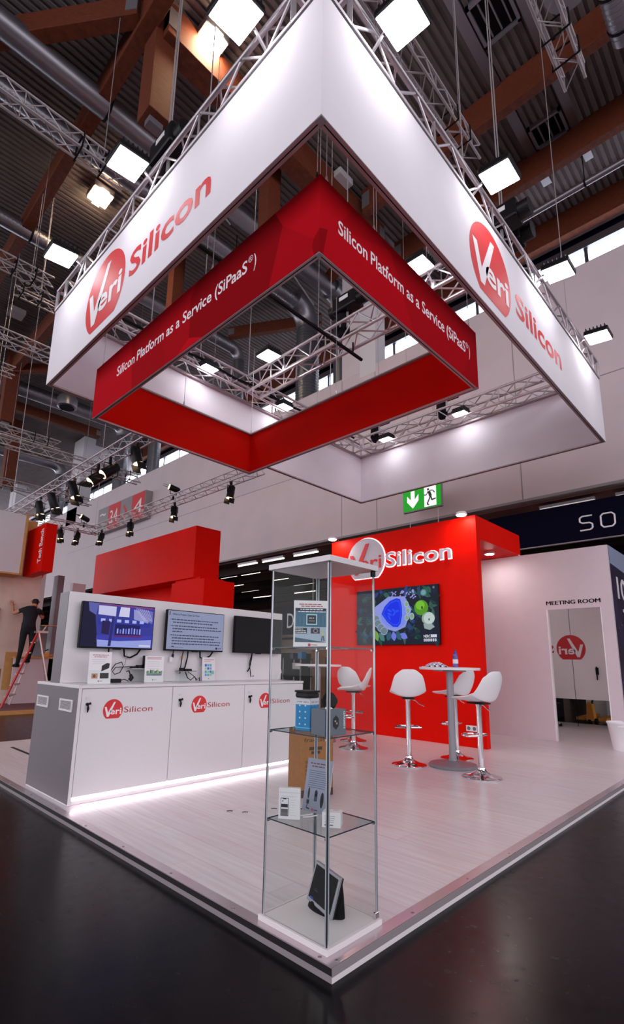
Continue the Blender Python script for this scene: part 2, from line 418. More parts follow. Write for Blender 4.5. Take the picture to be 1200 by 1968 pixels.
# timber roof beams
def beam(label, a, b, w_, h_, brk=True):
    t = thing('timber_beam', label, 'beam', a, 'timber roof beams')
    ob('beam', MB().bar(a, b, w_, h_), 'wood_beam', t, bevel=.012)
    if brk:
        A, B = V(a), V(b); d = (B-A).normalized()
        ob('bracket', MB().bar(A, A+d*.25, w_+.03, h_*.6).bar(B-d*.25, B, w_+.03, h_*.6), 'steel_grey', t)
beam('brown timber roof beam crossing the upper right, highest of the three', (8.2,-8,14.19), (8.2,6.0,14.19), .22, .8)
beam('brown timber roof beam in the upper right, the middle of three', (10.42,-8,14.19), (10.42,6.4,14.19), .22, .8)
beam('brown timber roof beam just above the clerestory window band', (12.9,-8,14.19), (12.9,40,14.19), .26, .8)
beam('long timber beam on the upper left running past the silver ducts', (1.64,5.2,14.1), (1.64,30,14.1), .3, .6)
beam('timber beam running right from the big post behind the warm lamp', (1.9,6.4,14.05), (9.4,6.4,14.05), .5, .8)
beam('slanted timber strut at the top left corner', (1.5,6.6,14.15), (-2.2,11.6,14.15), .28, .5)
beam('short timber strut below the inner red banner gap', (9.1,13.5,14.1), (11.0,10.2,14.1), .22, .45)
beam('timber brace seen through the red frame beside the grey pier', (9.6,8.76,14.05), (8.9,6.4,14.05), .24, .4)
beam('timber beam at far left above the spotlight truss', (3.8,16,13.9), (3.8,40,13.9), .3, .7)
beam('timber beam crossing far left in front of the clerestory', (-2,26,13.8), (9.4,26,13.8), .3, .5)
beam('slanted far timber strut over the round ventilator', (3.8,22,13.7), (9.0,17.5,14.0), .25, .4)
def post(label, x, y, z0, w_=.34):
    t = thing('timber_post', label, 'post', (x,y,z0), 'hanging timber posts')
    ob('post', MB().box((x-w_/2,y-w_/2,z0),(x+w_/2,y+w_/2,14.63)), 'wood_beam', t, bevel=.012)
    ob('side_plate', MB().box((x+w_/2,y-w_*.35,z0-.1),(x+w_/2+.06,y+w_*.35,14.55)), 'wood_beam', t)
    ob('shoe', MB().box((x-w_*.3,y-w_*.2,z0-.14),(x+w_*.3,y+w_*.2,z0+.03)), 'steel_grey', t)
    ob('tie_rod', MB().tube([(x,y,z0),(x+2.4,y+.6,z0-.25)], .025, 6), 'steel_grey', t)
post('big hanging timber post at the upper left beside the flood lamp', 2.0, 6.6, 11.8, .5)
post('hanging timber post seen between white and red banners', 5.62, 7.2, 12.0, .4)
post('hanging timber post behind the red lettering banner', 5.66, 11.9, 11.5, .36)
post('hanging timber post at the far left edge', 3.77, 22.3, 11.2, .5)
post('farthest hanging timber post over the spotlight truss', 6.0, 29.7, 10.5, .6)

# ventilation ducts
def duct(label, y, r, x0=-9, ribs=True, z=13.9, down=10.0, xe=9.95, m='duct', dr=1.0):
    t = thing('ventilation_duct', label, 'duct', (x0,y,z), 'silver ventilation ducts')
    pts = [(x0,y,z)]; L = r*dr*1.9; rd = r*dr
    xx = x0
    while xx < xe-L-.2: xx += .6; pts.append((xx,y,z))
    bend = [(xe-L+L*math.sin(a), y, z-L+L*math.cos(a)) for a in [PI/2*i/6 for i in range(7)]]
    pts2 = bend+[(xe,y,down+.01),(xe,y,down)]
    ob('run', MB().tube(pts+[bend[0]], r, 20), m, t, True)
    ob('elbow', MB().tube(bend, rd*1.02, 20), m, t, True)
    ob('downpipe', MB().tube([bend[-1],(xe,y,down)], rd, 20), 'duct_dark', t, True)
    if ribs:
        mb = MB(); k = x0
        while k < xe-L: mb.tube([(k-.012,y,z),(k+.012,y,z)], r*1.035, 16); k += .11
        q = ob('spiral_seam', mb, m, t); q['kind'] = 'stuff'
        mb = MB(); k = down
        while k < z-L: mb.tube([(xe,y,k-.012),(xe,y,k+.012)], rd*1.035, 16); k += .11
        q = ob('spiral_seam', mb, 'duct_dark', t); q['kind'] = 'stuff'
    for kx in [x0+1.2+2.4*i for i in range(int((xe-L-x0)/2.4))]:
        ob('strap', MB().tube([(kx-.03,y,z),(kx+.03,y,z)], r*1.06, 16).tube([(kx,y,z+r),(kx,y,14.6)], .012, 5), 'black_matte', t)
duct('smooth silver duct, widest of the ducts at the top left', 8.7, .27, ribs=False, xe=10.5, dr=1.3)
duct('ribbed silver duct second from the top at upper left', 9.9, .22, dr=1.85, z=13.75)
duct('ribbed silver duct above the left corner of the white banner', 13.9, .24)
duct('ribbed silver duct below the white banner at far left', 24.1, .34)
duct('farthest silver duct bending down at the far left', 33, .36, x0=0)
duct('short silver duct next to the far window band', 20.5, .3, x0=6)
t = thing('ventilation_duct', 'pale ribbed duct in the top right corner', 'duct', (7.0,-.5,13.2), 'silver ventilation ducts')
ob('run', MB().tube([(3,-.52,13.25),(8.0,-.52,13.25)], .24, 20), 'duct', t, True)
mb = MB()
for i in range(45): mb.tube([(3+i*.11-.012,-.52,13.25),(3+i*.11+.012,-.52,13.25)], .25, 16)
q = ob('spiral_seam', mb, 'duct', t); q['kind'] = 'stuff'
for kx in (7.0, 7.7): ob('strap', MB().tube([(kx-.02,-.52,13.25),(kx+.02,-.52,13.25)], .262, 16), 'black_matte', t)
t = thing('round_air_outlet', 'round grey air outlet ring at the top right', 'vent', (6.8,.1,13.9))
mb = MB(); mb.lathe([(.30,0),(.42,0),(.42,.25),(.30,.25)], (6.75,.12,13.7), 24); ob('ring', mb, 'duct', t, True)
for i in range(7): ob('slat', box1((6.5,-.1+i*.07,13.78),(7.0,-.08+i*.07,13.84)), 'duct_dark', t)
t = thing('fan_heater', 'round grey ventilator hanging below the ribbed duct at left', 'ventilator', (5.05,18.0,10.9))
mb = MB(); mb.lathe([(.27,0),(.36,.04),(.38,.36),(.30,.5),(.14,.54)], (4.9,18.3,10.9), 28); ob('housing', mb, 'duct', t, True)
ob('mouth', MB().lathe([(.28,-.01),(.28,.02)], (4.9,18.3,10.9), 24), 'black_matte', t)
ob('spigot', MB().tube([(4.9,18.3,11.4),(4.9,18.3,14.62)], .13, 14), 'duct_dark', t, True)
t = thing('roof_pipe', 'shiny straight pipe below the deck between the right beams', 'pipe', (11.0,0,13.3))
ob('pipe', MB().tube([(10.85,-8,13.27),(10.85,5.2,13.27)], .085, 12), 'duct', t, True)
for kx in range(-7, 5, 2): ob('hanger', MB().tube([(10.85,kx,13.27),(10.85,kx,14.6)], .012, 5).tube([(10.85,kx-.02,13.27),(10.85,kx+.02,13.27)], .1, 12), 'black_matte', t)
for i, (x0, x1, lab) in enumerate(((6.24,7.2,'dark roof hatch at the top right, partly out of frame'), (9.58,10.3,'dark roof hatch between the right timber beams'))):
    t = thing('roof_hatch', lab, 'hatch', ((x0+x1)/2,1.5,14.5), 'roof hatches')
    ob('frame', MB().box((x0,1.1,14.5),(x1,1.16,14.66)).box((x0,1.82,14.5),(x1,1.88,14.66)).box((x0,1.1,14.5),(x0+.06,1.88,14.66)).box((x1-.06,1.1,14.5),(x1,1.88,14.66)), 'steel_grey', t)
    ob('well', MB().box((x0+.06,1.16,14.58),(x1-.06,1.82,14.62)), 'black_matte', t)
    ob('flange', MB().box((x0-1.5,1.92,14.53),(x1+1.2,2.14,14.6)).box((x0-1.5,.86,14.53),(x1+1.2,1.06,14.6)), 'duct', t)
    for j in range(3): ob('louvre', box1((x0+.1,1.25+j*.2,14.54),(x1-.1,1.28+j*.2,14.6)), 'steel_grey', t)
# hall lamps
for i, (x, y, lab) in enumerate(((2.85,6.1,'warm glowing ceiling lamp at the top beside the large flood lamp'), (2.85,11.5,'warm glowing ceiling lamp left of the white banner'))):
    t = thing('hall_lamp', lab, 'lamp', (x,y,14.3), 'warm ceiling lamps of the hall')
    ob('housing', MB().box((x-.3,y-.3,14.3),(x+.3,y+.3,14.5)), 'steel_grey', t, bevel=.03)
    ob('diffuser', MB().box((x-.26,y-.26,14.27),(x+.26,y+.26,14.3)).box((x-.1,y-.34,14.275),(x+.1,y+.34,14.29)), 'hall_glow', t)
    ob('hanger', MB().tube([(x,y,14.5),(x,y,14.65)], .03, 6), 'black_matte', t)
for i, (x, y, lab) in enumerate(((7.3,6.2,'unlit square ceiling lamp above the red frame'), (2.85,19.0,'unlit square ceiling lamp at the far left'))):
    t = thing('square_lamp', lab, 'lamp', (x,y,14.3), 'unlit ceiling lamps')
    ob('housing', MB().box((x-.28,y-.28,14.3),(x+.28,y+.28,14.5)), 'hall_white', t, bevel=.02)
    ob('stem', MB().tube([(x,y,14.5),(x,y,14.65)], .03, 6), 'black_matte', t)

# ================================================================== STAND PLATFORM
pf = thing('stand_platform', 'pale laminate stand platform with metal edge profile on the dark floor', 'platform', (5,3.2,0))
PX1, PY1 = 10.1, 6.55
ob('deck', box1((.05,.05,.004),(PX1,PY1,HP-.001)), 'laminate', pf)
for a, b in (((0,0,HP-.003),(PX1,.06,HP+.0015)), ((0,.06,HP-.003),(.06,PY1,HP+.0015))): ob('edge_profile', box1(a,b), 'edge_profile', pf)
ob('edge_band', box1((-.001,0,.024),(.05,PY1,HP-.003)), 'strip_black', pf)
ob('base_strip', box1((-.002,0,0),(.05,PY1,.024)), 'strip_grey', pf)
ob('edge_band', box1((0,-.001,.02),(PX1,.05,HP-.003)), 'strip_grey', pf)
ob('base_strip', box1((0,-.002,0),(PX1,.05,.02)), 'strip_white', pf)
for i in range(9): ob('screw', MB().lathe([(.008,0),(.008,.002),(.004,.003)], (.05+i*.55,.02,HP+.0015), 8), 'screw', pf)
for i in range(9): ob('screw', MB().lathe([(.008,0),(.008,.002),(.004,.003)], (.02,.08+i*.55,HP+.0015), 8), 'screw', pf)
ob('floor_slot', box1((.62,4.9,HP-.002),(.66,6.0,HP+.001)), 'strip_black', pf)

# ================================================================== HANGING BANNERS
OX0, OX1, OY0, OY1, OZ0, OZ1 = .2256, 6.8242, .3256, 5.1165, 4.6277, 5.6909
IX0, IX1, IY0, IY1, IZ0, IZ1 = .5653, 3.051, .6438, 4.3838, 4.0373, 4.6987
def banner(name, label, b, m, fd=.05):
    x0, x1, y0, y1, z0, z1 = b
    t = thing(name, label, 'banner', ((x0+x1)/2,(y0+y1)/2,z0))
    e = .012
    for a, c in (((x0,y0,z0+.004),(x0+e,y1,z1)), ((x1-e,y0,z0+.004),(x1,y1,z1)), ((x0+e,y0,z0+.004),(x1-e,y0+e,z1)), ((x0+e,y1-e,z0+.004),(x1-e,y1,z1))):
        ob('panel', box1(a,c), m, t)
    if m == 'fabric_red':
        for a, c in (((x0-.001,y0-.001,z0+.004),(x0,y1+.001,z1)), ((x1,y0-.001,z0+.004),(x1+.001,y1+.001,z1)), ((x0,y0-.001,z0+.004),(x1,y0,z1)), ((x0,y1,z0+.004),(x1,y1+.001,z1))): ob('printed_skin', box1(a,c), 'fabric_crimson', t)
    for z in (z0, z1-.02):
        f = fd
        for a, c in (((x0+.002,y0+f,z),(x0+f,y1-f,z+.02)), ((x1-f,y0+f,z),(x1-.002,y1-f,z+.02)), ((x0+f,y0+.002,z),(x1-f,y0+f,z+.02)), ((x0+f,y1-f,z),(x1-f,y1-.002,z+.02))):
            p = ob('frame_profile', box1(a,c), 'alu', t)
            if z == z0:
                A, C = V(a), V(c); mid = (A+C)/2; long_x = (C.x-A.x) > (C.y-A.y); q = .004
                g = box1((A.x,mid.y-q,z-.0008),(C.x,mid.y+q,z+.003)) if long_x else box1((mid.x-q,A.y,z-.0008),(mid.x+q,C.y,z+.003))
                ob('groove', g, 'black_matte', p)
        for cx, cy in ((x0+.002,y0+.002),(x1-f,y0+.002),(x0+.002,y1-f),(x1-f,y1-f)): ob('corner_block', box1((cx,cy,z-.002),(cx+f-.002,cy+f-.002,z+.022)), 'steel_grey', t, bevel=.003)
    return t
ban = banner('hanging_banner', 'large white fabric banner box with red and white round logo hung over the stand', (OX0,OX1,OY0,OY1,OZ0,OZ1), 'fabric_white', .06)
logo_parts((OX0,3.525,5.105), -Y, Z, -X, .475, ban)
logo_parts((2.785,OY0,5.115), X, Z, -Y, .475, ban, tx=(1.28,4.4))
def crimson_print():
    m = MATS['fabric_crimson']; nt = m.node_tree; b = nt.nodes['Principled BSDF']
    tc = nt.nodes.new('ShaderNodeTexCoord'); vo = nt.nodes.new('ShaderNodeTexVoronoi'); vo.inputs['Scale'].default_value = .9; vo.feature = 'F1'
    rp = nt.nodes.new('ShaderNodeValToRGB'); rp.color_ramp.elements[0].color = (*lin((138,5,16)),1); rp.color_ramp.elements[1].color = (*lin((214,14,32)),1)
    sp = nt.nodes.new('ShaderNodeSeparateColor'); nt.links.new(tc.outputs['Object'], vo.inputs['Vector']); nt.links.new(vo.outputs['Color'], sp.inputs[0]); nt.links.new(sp.outputs[0], rp.inputs['Fac']); nt.links.new(rp.outputs['Color'], b.inputs['Base Color'])
crimson_print()
inn = banner('hanging_banner', 'smaller red fabric banner box with white slogan hung inside the white one', (IX0,IX1,IY0,IY1,IZ0,IZ1), 'fabric_red', .045)
def slogan(o, u, n, length, cap=.125):
    words = ['Silicon','Platform','as','a','Service','(SiPaaS']; sp = .42
    tot = sum(text2(w_, .014)[2] for w_ in words)+sp*5+.62+.45; k = length/tot; x = 0
    for w_ in words:
        L = text2(w_, .014)[2]*k; flat('word', text_in(w_, x, x+L, 0, cap, .014), o, u, Z, n, .002, 'logo_white', inn); x += L+sp*k
    x -= sp*k-.1*k
    flat('trademark', text_in('\u00ae', x, x+.5*k, cap*.55, cap*.5, 0), o, u, Z, n, .002, 'logo_white', inn); x += .6*k
    flat('bracket', text_in(')', x, x+.25*k, 0, cap, .014), o, u, Z, n, .002, 'logo_white', inn)
slogan((IX0,3.79,4.355), -Y, -X, 2.46)
slogan((.768,IY0,4.335), X, -Y, 2.13)

# suspension wires of the red banner
TZ = OZ1+.29
wires = [(IX0+.02,IY0+.05,'near corner'),(IX0+.09,IY0+.02,'near corner, second'),(IX0+.02,2.0,'left side, nearer'),(IX0+.02,3.1,'left side, farther'),(IX0+.03,IY1-.1,'left corner'),(1.25,IY0+.02,'right side, nearer'),(2.1,IY0+.02,'right side, farther'),(IX1-.12,IY0+.02,'right corner'),(IX1-.02,IY1-.02,'back corner'),(IX1-.02,2.6,'back right side'),(1.8,IY1-.02,'back left side')]
for x, y, lab in wires:
    t = thing('suspension_wire', 'thin steel wire holding the red banner at its %s' % lab, 'wire', (x,y,IZ1), 'wires of the red banner')
    tilt = .12 if lab == 'near corner' else 0
    ob('wire', MB().tube([(x,y,IZ1+.06),(x+tilt*.3,y+tilt*.2,6.2 if x > .7 else 5.72)], .0035, 5), 'truss', t)
    ob('clamp', MB().tube([(x,y,IZ1-.004),(x,y,IZ1+.03),(x,y,IZ1+.07)], [.012,.014,.006], 8), 'black_plastic' if tilt else 'truss', t, True)

# ================================================================== TRUSSES
def truss(label, p0, p1, s=.29, r=.024, rb=.011, singles=True, m='truss', mod=None, group='aluminium trusses', name='truss'):
    p0, p1 = V(p0), V(p1); d = p1-p0; L = d.length; d.normalize()
    a = math.atan2(d.y, d.x); t = thing(name, label, 'truss', p0, group)
    rootm = Matrix.Rotation(a, 4, 'Z')
    t.rotation_euler = (0, 0, a)
    h = s/2
    def part(nm, mb):
        me = bpy.data.meshes.new(nm); me.from_pydata(mb.v, [], mb.f); me.materials.append(MATS[m]); me.shade_smooth(); me.set_sharp_from_angle(angle=.7)
        return me
    cm = part('chord', MB().tube([(0,0,0),(L,0,0)], r, 10))
    def put(nm, me, loc):
        o = bpy.data.objects.new(nm, me); COL.objects.link(o); o.parent = t; o.location = loc; return o
    for y in (-h, h):
        for z in (-h, h): put('chord', cm, (0,y,z))
    n = max(2, round(L/(mod or s*1.05))); q = L/n
    faces = [((0,-h,-h),(q,-h,h)), ((0,h,-h),(q,h,h)), ((0,-h,h),(q,h,h)), ((0,-h,-h),(q,h,-h))]
    if singles:
        for k, (A, B) in enumerate(faces):
            A, B = V(A), V(B); A2 = V((0,B.y,B.z)); B2 = V((q,A.y,A.z))
            m0 = part('brace', MB().tube([A,B], rb, 6)); m1 = part('brace', MB().tube([A2,B2], rb, 6)); ms = part('strut', MB().tube([A,A2], rb, 6))
            for i in range(n):
                put('brace', m0 if (i+k) % 2 == 0 else m1, (i*q,0,0))
            if k < 2:
                for i in range(0, n+1, 4): put('strut', ms, (min(i*q, L-.01),0,0))
    else:
        mb = MB()
        for k, (A, B) in enumerate(faces):
            for i in range(n):
                o_ = V((i*q,0,0)); A_, B_ = V(A), V(B)
                if (i+k) % 2: A_, B_ = V((0,B[1],B[2])), V((q,A[1],A[2]))
                mb.tube([A_+o_, B_+o_], rb, 5)
        o = put('lacing', part('lacing', mb), (0,0,0)); o['kind'] = 'stuff'
    return t
c = .15
tz = OZ1+.172
truss('silver truss over the left face of the white banner', (OX0+c,OY0+.3,tz), (OX0+c,OY1-.3,tz), group='trusses carrying the white banner')
truss('silver truss over the right face of the white banner', (OX0+.3,OY0+c,tz), (OX1-.3,OY0+c,tz), group='trusses carrying the white banner')
truss('silver truss over the back left face of the white banner', (OX0+.3,OY1-c,tz), (OX1-.3,OY1-c,tz), group='trusses carrying the white banner')
truss('silver truss over the back right face of the white banner', (OX1-c,OY0+.3,tz), (OX1-c,OY1-.3,tz), group='trusses carrying the white banner')
truss('silver truss crossing the banner box in the middle', (3.42,OY0+.3,tz), (3.42,OY1-.3,tz), group='trusses carrying the white banner')
for x, y, lab in ((OX0+c,OY0+c,'near'),(OX1-c,OY0+c,'right'),(OX0+c,OY1-c,'left'),(OX1-c,OY1-c,'back')):
    t = thing('truss_corner', 'silver truss corner block at the %s corner of the white banner' % lab, 'truss', (x,y,tz), 'truss corners')
    for dx in (-1,1):
        for dy in (-1,1): ob('upright', MB().tube([(x+dx*.145,y+dy*.145,tz-.145),(x+dx*.145,y+dy*.145,tz+.145)], .022, 8), 'truss', t, True)
    for dz in (-1,1):
        for k in (-1,1):
            ob('edge_bar', MB().tube([(x-.15,y+k*.145,tz+dz*.145),(x+.15,y+k*.145,tz+dz*.145)], .022, 8), 'truss', t, True)
            ob('edge_bar', MB().tube([(x+k*.145,y-.15,tz+dz*.145),(x+k*.145,y+.15,tz+dz*.145)], .022, 8), 'truss', t, True)
for i, (x, y) in enumerate(((OX0+c,2.66),(OX0+c,1.9),(3.42,2.72),(2.6,OY0+c),(5.97,OY0+c),(OX1-c,3.2),(2.4,OY1-c),(5.2,OY1-c))):
    t = thing('hoist_wire', 'steel rope lifting the banner truss, %s' % ['left face','left face near the corner','middle truss','right face','right face end','back right','back left','back left end'][i], 'wire', (x,y,tz), 'ropes of the banner truss')
    ob('rope', MB().tube([(x,y,tz+.14),(x,y,14.62)], .006, 6), 'truss_dim', t)
# black hoist motors
for i, (x, y, lab) in enumerate(((3.42,2.72,'hanging over the middle truss seen through the red frame'),(OX0+c,2.62,'at the left truss beside the flood lamp'),(3.55,OY0+c,'at the right truss above the logo, nearer'),(3.9,OY0+c+.1,'at the right truss above the logo, farther'),(5.6,OY1-c,'over the back left truss'),(OX1-c,2.9,'over the back right truss'),(OX1-c,4.5,'near the back corner'))):
    t = thing('chain_hoist', 'black chain hoist motor %s' % lab, 'hoist', (x,y,6.2), 'black chain hoists')
    ob('body', MB().box((x-.12,y-.22,6.25),(x+.12,y+.22,6.5)), 'black_plastic', t, bevel=.03)
    ob('motor', MB().tube([(x,y-.34,6.36),(x,y+.3,6.36)], .1, 12), 'black_plastic', t, True)
    ob('chain_bag', MB().tube([(x+.03,y+.12,6.26),(x+.03,y+.12,6.0),(x+.03,y+.12,5.9)], [.1,.11,.06], 10), 'black_matte', t, True)
    ob('type_plate', box1((x-.126,y-.1,6.38),(x-.12,y+.06,6.44)), 'white_plastic', t)
    ob('hook', MB().tube([(x,y,6.25),(x,y,tz+.13)], .02, 6), 'truss', t)
    ob('chain', MB().tube([(x,y,6.5),(x,y,14.62)], .008, 5), 'truss_dim', t)

# free hanging trusses around the stand
for i, (x0, x1, y, z, lab) in enumerate((
  (-3.89, 1.65, 6.84, 10.33, 'silver truss at upper left ending beside the flood lamp'),
  (-3.67, 1.86, 11.34, 10.65, 'silver truss left of the banner corner, upper'),
  (1.24, 2.26, 12.08, 10.65, 'short silver truss end left of the banner corner'),
  (-3.27, 7.53, 11.46, 8.76, 'silver truss passing behind the left banner corner'),
  (-2.15, 2.38, 16.02, 10.33, 'silver truss stub at the left edge'),
  (-0.87, 4.41, 17.15, 8.76, 'far silver truss above the ventilation ducts at left'),
  (1.5, 6.5, 14.9, 7.5, 'far silver truss lower, with hanging lamps'),
  (0.75, 5.72, -0.02, 10.33, 'silver truss ending at the top right'),
  (-0.7, 5.83, 1.75, 10.33, 'silver truss behind the right banner flood lamp'),
  (3.47, 7.32, 21.04, 8.13, 'distant silver truss above the round ventilator'))):
    t = truss(lab, (x0,y,z), (x1,y,z), .29 if i not in (8,) else .3, .022, .01, singles=i in (0,3,7,8), m='truss_dim', group='trusses of neighbouring stands')
    for xx in (x1-.45, x1-.9):
        ob('strap', MB().tube([(xx,y-.19,z-.16),(xx,y+.19,z-.18),(xx+.03,y+.18,z+.19),(xx+.02,y-.18,z+.17),(xx,y-.19,z-.16)], .016, 6), 'black_matte', t, True)
    for xx in (x0+.3, x1-.45): ob('rope', MB().tube([(xx,y,z+.15),(xx,y,14.62)], .008, 5), 'truss_dim', t)

# ================================================================== FLOOD LAMPS
def flood(label, x, y, z, ax, tiltdeg, sz=.29, hx=None, arm=True):
    "ax: unit vector from truss outwards; lamp hangs from an arm and looks back at the banner"
    ax = V(ax); t = thing('flood_lamp', label, 'lamp', (x,y,z), 'white flood lamps on the banner truss')
    sd = Z.cross(ax); a = math.radians(tiltdeg)
    nrm = (-Z*math.cos(a) - ax*math.sin(a)).normalized(); up = nrm.cross(sd)
    o = V((x,y,z)); h = sz/2
    ob('housing', MB().obox(o, sd, up, nrm, (-h*1.08,-h*1.08,-.07), (h*1.08,h*1.08,-.004)), 'black_plastic', t, bevel=.012)
    mb = MB()
    for i in range(6): mb.obox(o, sd, up, nrm, (-h,-h+i*sz/6+.01,-.11), (h,-h+i*sz/6+.02,-.07))
    ob('cooling_fins', mb, 'black_plastic', t)
    ob('lens', MB().obox(o, sd, up, nrm, (-h,-h,-.006), (h,h,.006)), 'flood_glow', t, bevel=.008)
    if arm:
        e = o-ax*.34; e.z = OZ1+.16
        ob('arm', MB().tube([o-nrm*.09, (o-nrm*.09+e)/2+Z*.05, e], .014, 6), 'truss', t)
        ob('clamp', MB().tube([e-Z*.05, e+Z*.05], .034, 8), 'truss', t, True)
    return t
for y, lab in ((.975,'nearest, cut by the top edge'),(2.66,'middle'),(4.325,'farthest')): flood('glowing flood lamp over the left banner face, %s' % lab, -.02, y, 5.9, (-1,0,0), 6)
for x, lab in ((.862,'nearest, cut by the top edge'),(2.564,'second'),(4.263,'third'),(5.97,'farthest')): flood('glowing flood lamp over the right banner face, %s' % lab, x, .10, 5.9, (0,-1,0), 6)
for y, lab in ((3.995,'left of the ducts'),(1.288,'above the right red lettering')): flood('glowing flood lamp on the middle truss %s' % lab, 3.02, y, 5.9, (-1,0,0), 4, .27)
for x, lab in ((2.43,'nearer the left'),(4.1,'nearer the back corner')): flood('glowing flood lamp on the back left truss, %s' % lab, x, OY1-.34, 5.73, (0,-1,0), 4, .24, arm=False)
for y, lab in ((2.52,'nearer the right'),(4.17,'nearer the back corner')): flood('glowing flood lamp on the back right truss, %s' % lab, OX1-.34, y, 5.73, (-1,0,0), 4, .24, arm=False)
# black cable tube over the middle
t = thing('cable_tube', 'black straight tube across the truss seen through the red frame', 'tube', (3,2.3,5.8))
ob('tube', MB().tube([(.5,3.62,5.62),(2.5,3.60,5.62),(3.75,2.62,5.62)] if False else [(.55,2.62,5.52),(3.62,2.62,5.52)], .024, 8), 'black_matte', t, True)
ob('sling', MB().tube([(3.42,2.62,5.52),(3.42,2.62,5.7)], .012, 6), 'black_matte', t)
t = thing('truss_cable', 'black cable lying along the back left truss', 'cable', (3,OY1-.3,5.8))
ob('cable', MB().tube([(.6+i*.35, OY1-.31+.02*math.sin(i*2), 5.86+.015*math.sin(i*1.7)) for i in range(17)], .02, 6), 'black_matte', t, True)

# ================================================================== GLASS SHOWCASE
SX0, SX1, SY0, SY1, ST = .0343, .4071, .055, .4735, 1.6833
sc = thing('glass_showcase', 'tall narrow glass showcase with white base and top on the platform corner', 'showcase', ((SX0+SX1)/2,(SY0+SY1)/2,HP))
ob('base', box1((SX0,SY0,HP+.001),(SX1,SY1,.0785)), 'strip_white', sc, bevel=.003)
ob('top_panel', box1((SX0,SY0,ST-.028),(SX1,SY1,ST)), 'lam_white', sc, bevel=.002)
GX0, GX1, GY0, GY1 = SX0+.014, SX1-.014, SY0+.014, SY1-.014
gz0, gz1 = .0785, ST-.028
g = .004
for a, b in (((GX0,GY0+g,gz0),(GX0+g,GY1-g,gz1)), ((GX1-g,GY0+g,gz0),(GX1,GY1-g,gz1)), ((GX0,GY1-g,gz0),(GX1,GY1,gz1))): ob('pane', box1(a,b), 'glass', sc)
dr = ob('door', box1((GX0,GY0,gz0+.004),(GX1,GY0+g,gz1-.004)), 'glass', sc)
ob('hinge', MB().box((GX1-.022,GY0-.004,gz0),(GX1+.006,GY0+.01,gz0+.03)), 'chrome', dr, bevel=.003)
ob('hinge', MB().box((GX1-.022,GY0-.004,gz1-.03),(GX1+.006,GY0+.01,gz1)), 'black_plastic', dr, bevel=.003)
for x, y in ((GX0,GY0),(GX1,GY0),(GX0,GY1),(GX1,GY1)):
    sx, sy = (1 if x == GX0 else -1), (1 if y == GY0 else -1)
    ob('glass_edge', box1((x-sx*.001,y,gz0),(x+sx*.0035,y+sy*.0055,gz1)), 'glass_edge_dark', sc)
    ob('glass_edge', box1((x+sx*.0035,y-sy*.001,gz0),(x+sx*.011,y+sy*.003,gz1)), 'glass_edge', sc)
    ob('glass_edge', box1((x-sx*.001,y+sy*.0055,gz0),(x+sx*.003,y+sy*.0115,gz1)), 'glass_edge', sc)
for z in (.478, .873, 1.265):
    sh = ob('shelf', box1((GX0+.008,GY0+.008,z-.0025),(GX1-.008,GY1-.008,z+.0025)), 'shelf_glass', sc)
    for a, b in (((GX0+.008,GY0+.0078,z-.0025),(GX1-.008,GY0+.0088,z+.0025)), ((GX0+.0078,GY0+.008,z-.0025),(GX0+.0088,GY1-.008,z+.0025)), ((GX1-.0088,GY0+.008,z-.0025),(GX1-.0078,GY1-.008,z+.0025)), ((GX0+.008,GY1-.0088,z-.0025),(GX1-.008,GY1-.0078,z+.0025))):
        ob('edge', box1(a,b), 'glass_edge_dark', sh)
    for x, y in ((GX0+.008,GY0+.012),(GX1-.008,GY0+.012),(GX0+.008,GY1-.012),(GX1-.008,GY1-.012)): ob('shelf_clip', MB().tube([(x-.008,y,z-.006),(x+.008,y,z-.006)], .006, 8), 'chrome', sc, True)

def sheet(name, label, cat, c0, u, v, wdt, hgt, th=.003, m='white_plastic', group=None):
    "thin standing card, lower-left corner c0, width along u, height along v"
    u, v = V(u).normalized(), V(v).normalized(); n = u.cross(v).normalized(); c0 = V(c0)
    t = thing(name, label, cat, c0+u*wdt/2, group)
    ob('card', MB().obox(c0, u, v, n, (0,0,-th), (wdt,hgt,0)), m, t)
    return t, c0, u, v, n
G = lambda k: (k,k,k+4)
# upright poster card on the top shelf
uv = V((.715,-.699,0)); 
t, c0, u, v, n = sheet('sign_card', 'upright printed card with a blue chip picture on the top glass shelf', 'sign', (.0725,.322,1.2675), uv, (.03,.03,1), .168, .228)
a = Art(); a.rect(.008,.024,.16,.19,(176,196,214),1).rect(.008,.098,.16,.19,(62,110,138),2).rect(.008,.176,.16,.19,(28,34,56),3)
for i in range(16): a.rect(.012+i*.0093,.105+random.random()*.02,.0135+i*.0093,.13+random.random()*.04,(40,78,110) if i % 2 else (96,150,176),3)
a.rect(.062,.108,.115,.160,(190,240,248),4).rect(.067,.113,.110,.155,(34,40,56),5)
bars(a,.075,.102,.139,.005,(240,240,245),6).rect(.074,.125,.103,.128,(160,165,175),6)
bars(a,.032,.142,.181,.0055,(245,245,250),6); bars(a,.022,.156,.170,.005,(245,245,250),6)
a.rect(.008,.066,.066,.092,(24,28,40),3)
for i in range(3): bars(a,.010,.05+.012*(i>0),.085-i*.008,.004,(245,245,250),5)
a.rect(.085,.066,.128,.092,(56,50,66),3).ell(.108,.079,.012,.012,(150,140,160),4).ell(.108,.079,.007,.007,(30,30,44),5)
a.poly([(.135,.055),(.143,.092),(.150,.055)],(206,206,160),4).line(.141,.055,.137,.030,.004,(60,70,90),4).line(.146,.055,.150,.030,.004,(60,70,90),4)
a.poly([(.008,.024),(.16,.024),(.008,.046)],(70,100,120),3)
bars(a,.026,.142,.207,.006,(190,90,100),2); bars(a,.036,.142,.197,.006,(190,90,100),2)
